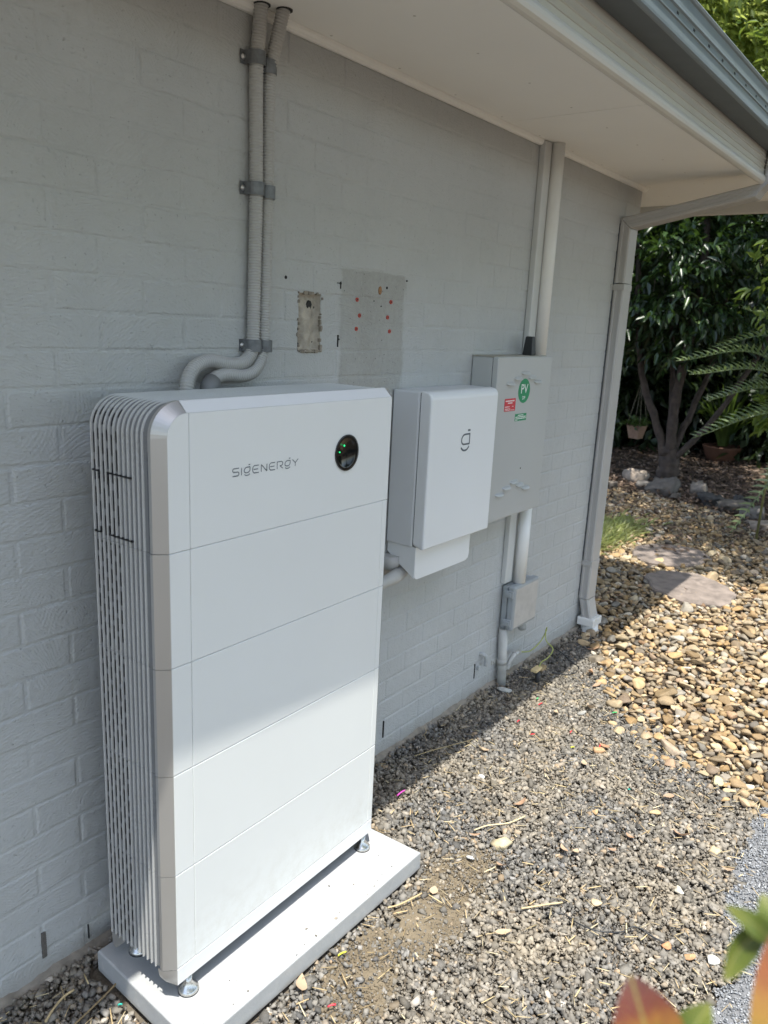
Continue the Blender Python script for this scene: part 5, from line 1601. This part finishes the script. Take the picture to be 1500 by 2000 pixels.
copy_thing(t0, (9.3, 2.6, .9), 3.7, .78, 'tall tree added right behind the dark garden tree to shade it')  # extra canopy, added overhead to darken the tree below
copy_thing(t0, (7.3, 4.4, .2), 2.2, .78, 'tall tree added over the planting to shade it, close to the hidden house side')  # another added canopy, blocks sky light above the planting
# trees added out of view facing the wall, sized to block the low sky
for (x, y, rz, sc, lb) in ((-7.5, -7.5, 1.0, .85, 'unseen tree added opposite the wall to block low sky, leftmost'), (-2.0, -8.5, 2.6, .92, 'unseen tree added opposite the battery to block low sky'), (3.5, -8.0, .2, .88, 'unseen tree added opposite the cabinet to block low sky'), (9.0, -7.0, 3.9, .95, 'unseen tree added opposite the pebble bed to block low sky')):
    copy_thing(t0, (x, y, -.13), rz, sc, lb)

# -- small tree at the right whose bright sprays reach into view
bt = bush('leafy_tree', 'bright fresh leaved tree whose sprays reach in at the right edge', 5.55, -1.75, 3.4, .8, .75, .6, 2100, 11, .28, .095, .036, M['brightleaf'], cat='tree', simple_=False, shell=.3,
          cen=[(-1.25, .45, 4.6, .75, .75, .35), (-.4, .35, 4.6, .8, .8, .35), (-.75, .55, 4.1, .5, .5, .4), (1.3, 1.2, 4.1, 1.0, .9, .6), (.3, -.2, 4.4, 1.2, 1.0, .7), (-.62, 1.42, 2.22, .20, .17, .20), (-.35, 1.40, 1.95, .18, .18, .16), (.2, 1.2, 2.5, .45, .35, .35), (1.2, 1.6, 3.8, .7, .6, .5), (-.2, 1.5, 4.7, 1.0, .9, .5)])
mb = MB(); limb(mb, [(0, 0, 1.5), (.0, .6, 2.1), (-.3, 1.1, 2.2), (-.62, 1.45, 2.2)], .025, .006, 6); mb.build('branch', M['bark'], bt)
lb_ = bush('seedling', 'small bright green seedling between the palm fronds', 5.75, -.30, 1.05, .12, .12, .1, 14, 6, .12, .10, .036, M['brightleaf'], cat='plant', simple_=False, trunk=False)
MB().tube([(0, 0, 0), (.02, .0, .6), (0, 0, 1.1)], .01, 6).build('stem', M['stem'], lb_)

# -- cycad
cy = empty('cycad', (6.05, -.78, -.13), label='cycad with long arching feathery fronds at the right edge', category='cycad')
mb = MB(); mb.lathe([(.16, 0), (.17, .2), (.16, .5), (.13, .72), (.05, .80)], 14); mb.build('trunk', M['bark'], cy)
def frond(tip, mid, base=(0, 0, .78), wid=.19, n=36):
    P = smooth_path([base, mid, tip], 20)
    P = resample(P, sum((b - a).length for a, b in zip(P, P[1:])) / n)
    mb = MB(); mb.tube(P, [.012 * (1 - .75 * i / len(P)) for i in range(len(P))], 5)
    me_v = []; me_f = []
    for i in range(int(len(P) * .14), len(P) - 1):
        t = i / len(P)
        T = (P[i + 1] - P[i - 1]).normalized()
        up = Vector((0, 0, 1)); s_ = T.cross(up).normalized(); nn = s_.cross(T)
        L = wid * (.35 + .65 * math.sin(math.pi * min(1, .12 + t * .92))) * random.uniform(.9, 1.08)
        for sg in (-1, 1):
            d_ = (s_ * sg * .80 + nn * .52 + T * .42).normalized()
            p = P[i]
            w_ = T * .0085
            mid_ = p + d_ * L * .55 - nn * .002
            tip_ = p + d_ * L - nn * L * .10 + T * .01
            k_ = len(me_v)
            me_v += [p - w_, p + w_, mid_ + w_ * 1.1, mid_ - w_ * 1.1, tip_]
            vs = [mb.bm.verts.new(v) for v in me_v[k_:]]
            mb.bm.faces.new((vs[0], vs[1], vs[2], vs[3])); mb.bm.faces.new((vs[3], vs[2], vs[4]))
    return mb
b0 = Vector((6.05, -.78, -.13))
def F_(tip, mid, wid=.185):
    t_ = Vector(tip) - b0; m_ = Vector(mid) - b0
    frond(t_, m_, wid=wid).build('frond', M['cycad'], cy, fix=False)
F_((4.95, .27, 1.31), (5.5, -.22, 1.36))
F_((5.00, .18, 1.22), (5.45, -.30, 1.24))
F_((5.3, .12, 1.02), (5.65, -.30, 1.12))
F_((5.20, -.03, 1.72), (5.60, -.40, 1.50))
F_((4.95, .08, .77), (5.35, -.40, .98))
F_((5.45, -.05, .86), (5.75, -.42, .98), .13)
F_((4.55, -.34, .18), (5.1, -.60, .75), .14)
for q in range(13):
    a_ = q * .62 + 2.9
    if 1.75 < (a_ % 6.28) < 3.3: continue
    r_ = random.uniform(.9, 1.2)
    F_((b0.x + r_ * math.cos(a_), b0.y + r_ * math.sin(a_), random.uniform(.6, 1.5)), (b0.x + r_ * .5 * math.cos(a_), b0.y + r_ * .5 * math.sin(a_), random.uniform(1.1, 1.5)))

# -- strap leaved plant in a terracotta bowl
sp = empty('potted_plant', (10.1, 1.12, -.13), label='strap leaved plant in a wide terracotta bowl right of the tree', category='potted plant')
MB().lathe([(.16, 0), (.21, .10), (.245, .20), (.255, .22), (.23, .22), (.20, .17)], 28).build('bowl', M['terracotta'], sp)
mb = MB()
for q in range(70):
    a_ = rng.uniform(0, 6.28); L = rng.uniform(.65, 1.1); lean = rng.uniform(.15, .75)
    d_ = Vector((math.cos(a_), math.sin(a_), 0)); sd = Vector((-d_.y, d_.x, 0))
    pr = None
    for i in range(7):
        t = i / 6
        p = d_ * (.06 + L * lean * t ** 1.4) + Vector((0, 0, .22 + L * (t - .55 * lean * t ** 2.4)))
        wd = .021 * (1 - .85 * t ** 3)
        cur = (mb.bm.verts.new(p - sd * wd), mb.bm.verts.new(p + sd * wd))
        if pr: mb.bm.faces.new((pr[0], pr[1], cur[1], cur[0]))
        pr = cur
mb.build('leaf_blades', M['strap'], sp, fix=False)

# -- hanging planter
hp = empty('hanging_planter', (8.75, 1.83, .22), label='small square wooden planter hanging on strings left of the tree', category='planter')
mb = MB(); mb.lathe([(.085, 0), (.125, .15), (.128, .16), (.11, .16), (.10, .12)], 4, mat=Matrix.Rotation(R(35), 4, 'Z'), smooth=False)
mb.build('box', M['basket'], hp)
mb = MB()
for a_ in (35, 125, 215, 305):
    mb.tube([(.125 * math.cos(R(a_)), .125 * math.sin(R(a_)), .16), (0, 0, .75)], .003, 5)
mb.tube([(0, 0, .75), (0, 0, 2.2)], .004, 5)
mb.build('hanging_string', M['string'], hp)
C = rng.normal(0, .055, (26, 3)) * np.array([1, 1, .4]) + np.array([0, 0, .18])
P, D, L, Wd = clump_leaves(C, 6, .07, .06, .028, np.array([0, 0, .1]), .1)
leaves('foliage', P, D, L, Wd, M['strap'], hp)

# -- grass tuft behind the downpipe
n = 3200
gx_ = rng.normal(5.0, .26, n); gy_ = rng.normal(.72, .10, n)
a_ = rng.uniform(0, 6.28, n)
D = np.stack([np.cos(a_) * .8 - .5, np.sin(a_) * .5 - .5, rng.uniform(.15, .9, n)], -1)
o = leaves('grass_tuft', np.stack([gx_, gy_, np.full(n, -.1)], -1), D, rng.uniform(.05, .13, n), rng.uniform(.0022, .005, n), M['grass'], None, False, .4,
           label='pale green grass tuft on pebbles just behind the downpipe', category='grass', kind='stuff')

# -- blurred foreground leaves on a branch close to the camera
fb = empty('foreground_shrub', (-.42, -1.60, -.12), label='out of focus red and green leaves close to the camera at bottom right', category='shrub')
def grad_leaf(stops, name):
    k = NT(name)
    tc = k.n('ShaderNodeTexCoord').outputs['Generated']
    sp_ = k.n('ShaderNodeSeparateXYZ'); k.l(tc, sp_.inputs[0])
    f = k.math('ADD', sp_.outputs[0], k.math('MULTIPLY_ADD', k.noise(tc, 5, 3), .4, -.2))
    c = k.ramp(f, stops)
    ay = k.math('ABSOLUTE', k.math('SUBTRACT', sp_.outputs[1], .5))
    vein = k.math('SINE', k.math('MULTIPLY_ADD', sp_.outputs[0], 62, k.math('MULTIPLY', ay, -60)))
    vv = k.math('MAXIMUM', k.ramp(vein, [(.86, (0, 0, 0)), (.98, (.5,) * 3)]), k.ramp(ay, [(.0, (.8,) * 3), (.035, (0, 0, 0))]))
    c = k.mix(vv, c, (.34, .32, .10))
    c = k.mix(k.ramp(k.noise(tc, 16, 4, .7), [(.58, (0, 0, 0)), (.66, (.7,) * 3)]), c, (.07, .035, .02))
    k.set(color=c, rough=.35)
    tr = k.n('ShaderNodeBsdfTranslucent'); k.l(c, tr.inputs['Color'])
    mx = k.n('ShaderNodeMixShader'); mx.inputs[0].default_value = .35
    k.l(k.p.outputs[0], mx.inputs[1]); k.l(tr.outputs[0], mx.inputs[2]); k.l(mx.outputs[0], k.out.inputs['Surface'])
    return k.m
g1 = grad_leaf([(0, (.06, .11, .02)), (.3, (.22, .20, .03)), (.5, (.36, .15, .04)), (.7, (.20, .05, .04)), (1, (.14, .05, .06))], 'turning_leaf')
g2 = grad_leaf([(0, (.05, .09, .015)), (.6, (.09, .13, .02)), (1, (.16, .18, .03))], 'green_leaf_near')
g3 = grad_leaf([(0, (.22, .26, .03)), (.4, (.38, .20, .04)), (.75, (.30, .09, .04)), (1, (.16, .07, .05))], 'orange_leaf_near')
def near_leaf(base, tip, wd, nrm, mat, bend=.0):
    base = Vector(base); tip = Vector(tip); ax = tip - base; L = ax.length; d_ = ax.normalized()
    nv = Vector(nrm); s_ = d_.cross(nv).normalized(); nv = s_.cross(d_)
    n = 10; V = []; F = []
    for i in range(n + 1):
        t = i / n
        w_ = wd / 2 * math.sin(math.pi * t ** .85) ** .8 + .0005
        for j in (-1, -.5, 0, .5, 1):
            V.append((L * t, j * w_, bend * L * math.sin(math.pi * t) + .18 * w_ * abs(j)))
    for i in range(n):
        for j in range(4): F.append((i * 5 + j, (i + 1) * 5 + j, (i + 1) * 5 + j + 1, i * 5 + j + 1))
    o = link('leaf', np_mesh('leaf', np.array(V), np.array(F), True), mat, fb)
    m = Matrix((( d_.x, s_.x, nv.x, 0), (d_.y, s_.y, nv.y, 0), (d_.z, s_.z, nv.z, 0), (0, 0, 0, 1)))
    m.translation = base - Vector(fb.location)
    o.matrix_local = m
    return o
near_leaf((-0.5579, -1.4887, 1.1400), (-0.5585, -1.4703, 1.1860), .034, (-.72, -.50, .45), g1, .05)
near_leaf((-0.5560, -1.4884, 1.1480), (-0.5287, -1.5017, 1.1666), .020, (-.60, -.60, .50), g2, .10)
near_leaf((-0.5176, -1.5304, 1.1300), (-0.4846, -1.5174, 1.1870), .023, (-.75, -.55, .35), g3, .05)
near_leaf((-0.4759, -1.5166, 1.1760), (-0.4971, -1.4963, 1.1990), .011, (-.60, -.50, .60), g2, .12)
near_leaf((-0.4767, -1.5134, 1.1830), (-0.5129, -1.5035, 1.1700), .016, (-.70, -.60, .30), g2, -.10)
near_leaf((-0.4732, -1.5195, 1.1775), (-0.4651, -1.5076, 1.1925), .014, (-.75, -.58, .30), g2, .05)
mb = MB()
mb.tube(smooth_path([(-.42, -1.60, -.13), (-.43, -1.60, .5), (-.47, -1.57, .95), (-.545, -1.492, 1.135), (-.556, -1.4887, 1.142)], 6), [.006] * 25, 7)
mb.tube(smooth_path([(-.45, -1.585, .8), (-.475, -1.56, 1.05), (-.474, -1.530, 1.13), (-.4745, -1.518, 1.178)], 6), [.0035] * 19, 7)
mb.tube(smooth_path([(-.47, -1.57, .95), (-.51, -1.54, 1.05), (-.5186, -1.5284, 1.13)], 6), [.003] * 13, 7)
child(mb, 'stem', M['stem'], fb)
for (p, q) in (((-.47, -1.57, .95), (-.53, -1.62, 1.02)), ((-.45, -1.585, .8), (-.38, -1.55, .86)), ((-.43, -1.6, .6), (-.50, -1.64, .66)), ((-.43, -1.6, .5), (-.36, -1.63, .57)), ((-.425, -1.6, .3), (-.36, -1.55, .36)), ((-.45, -1.585, .75), (-.52, -1.66, .83))):
    near_leaf(p, q, .028, (0, 0, 1), g2, .06)
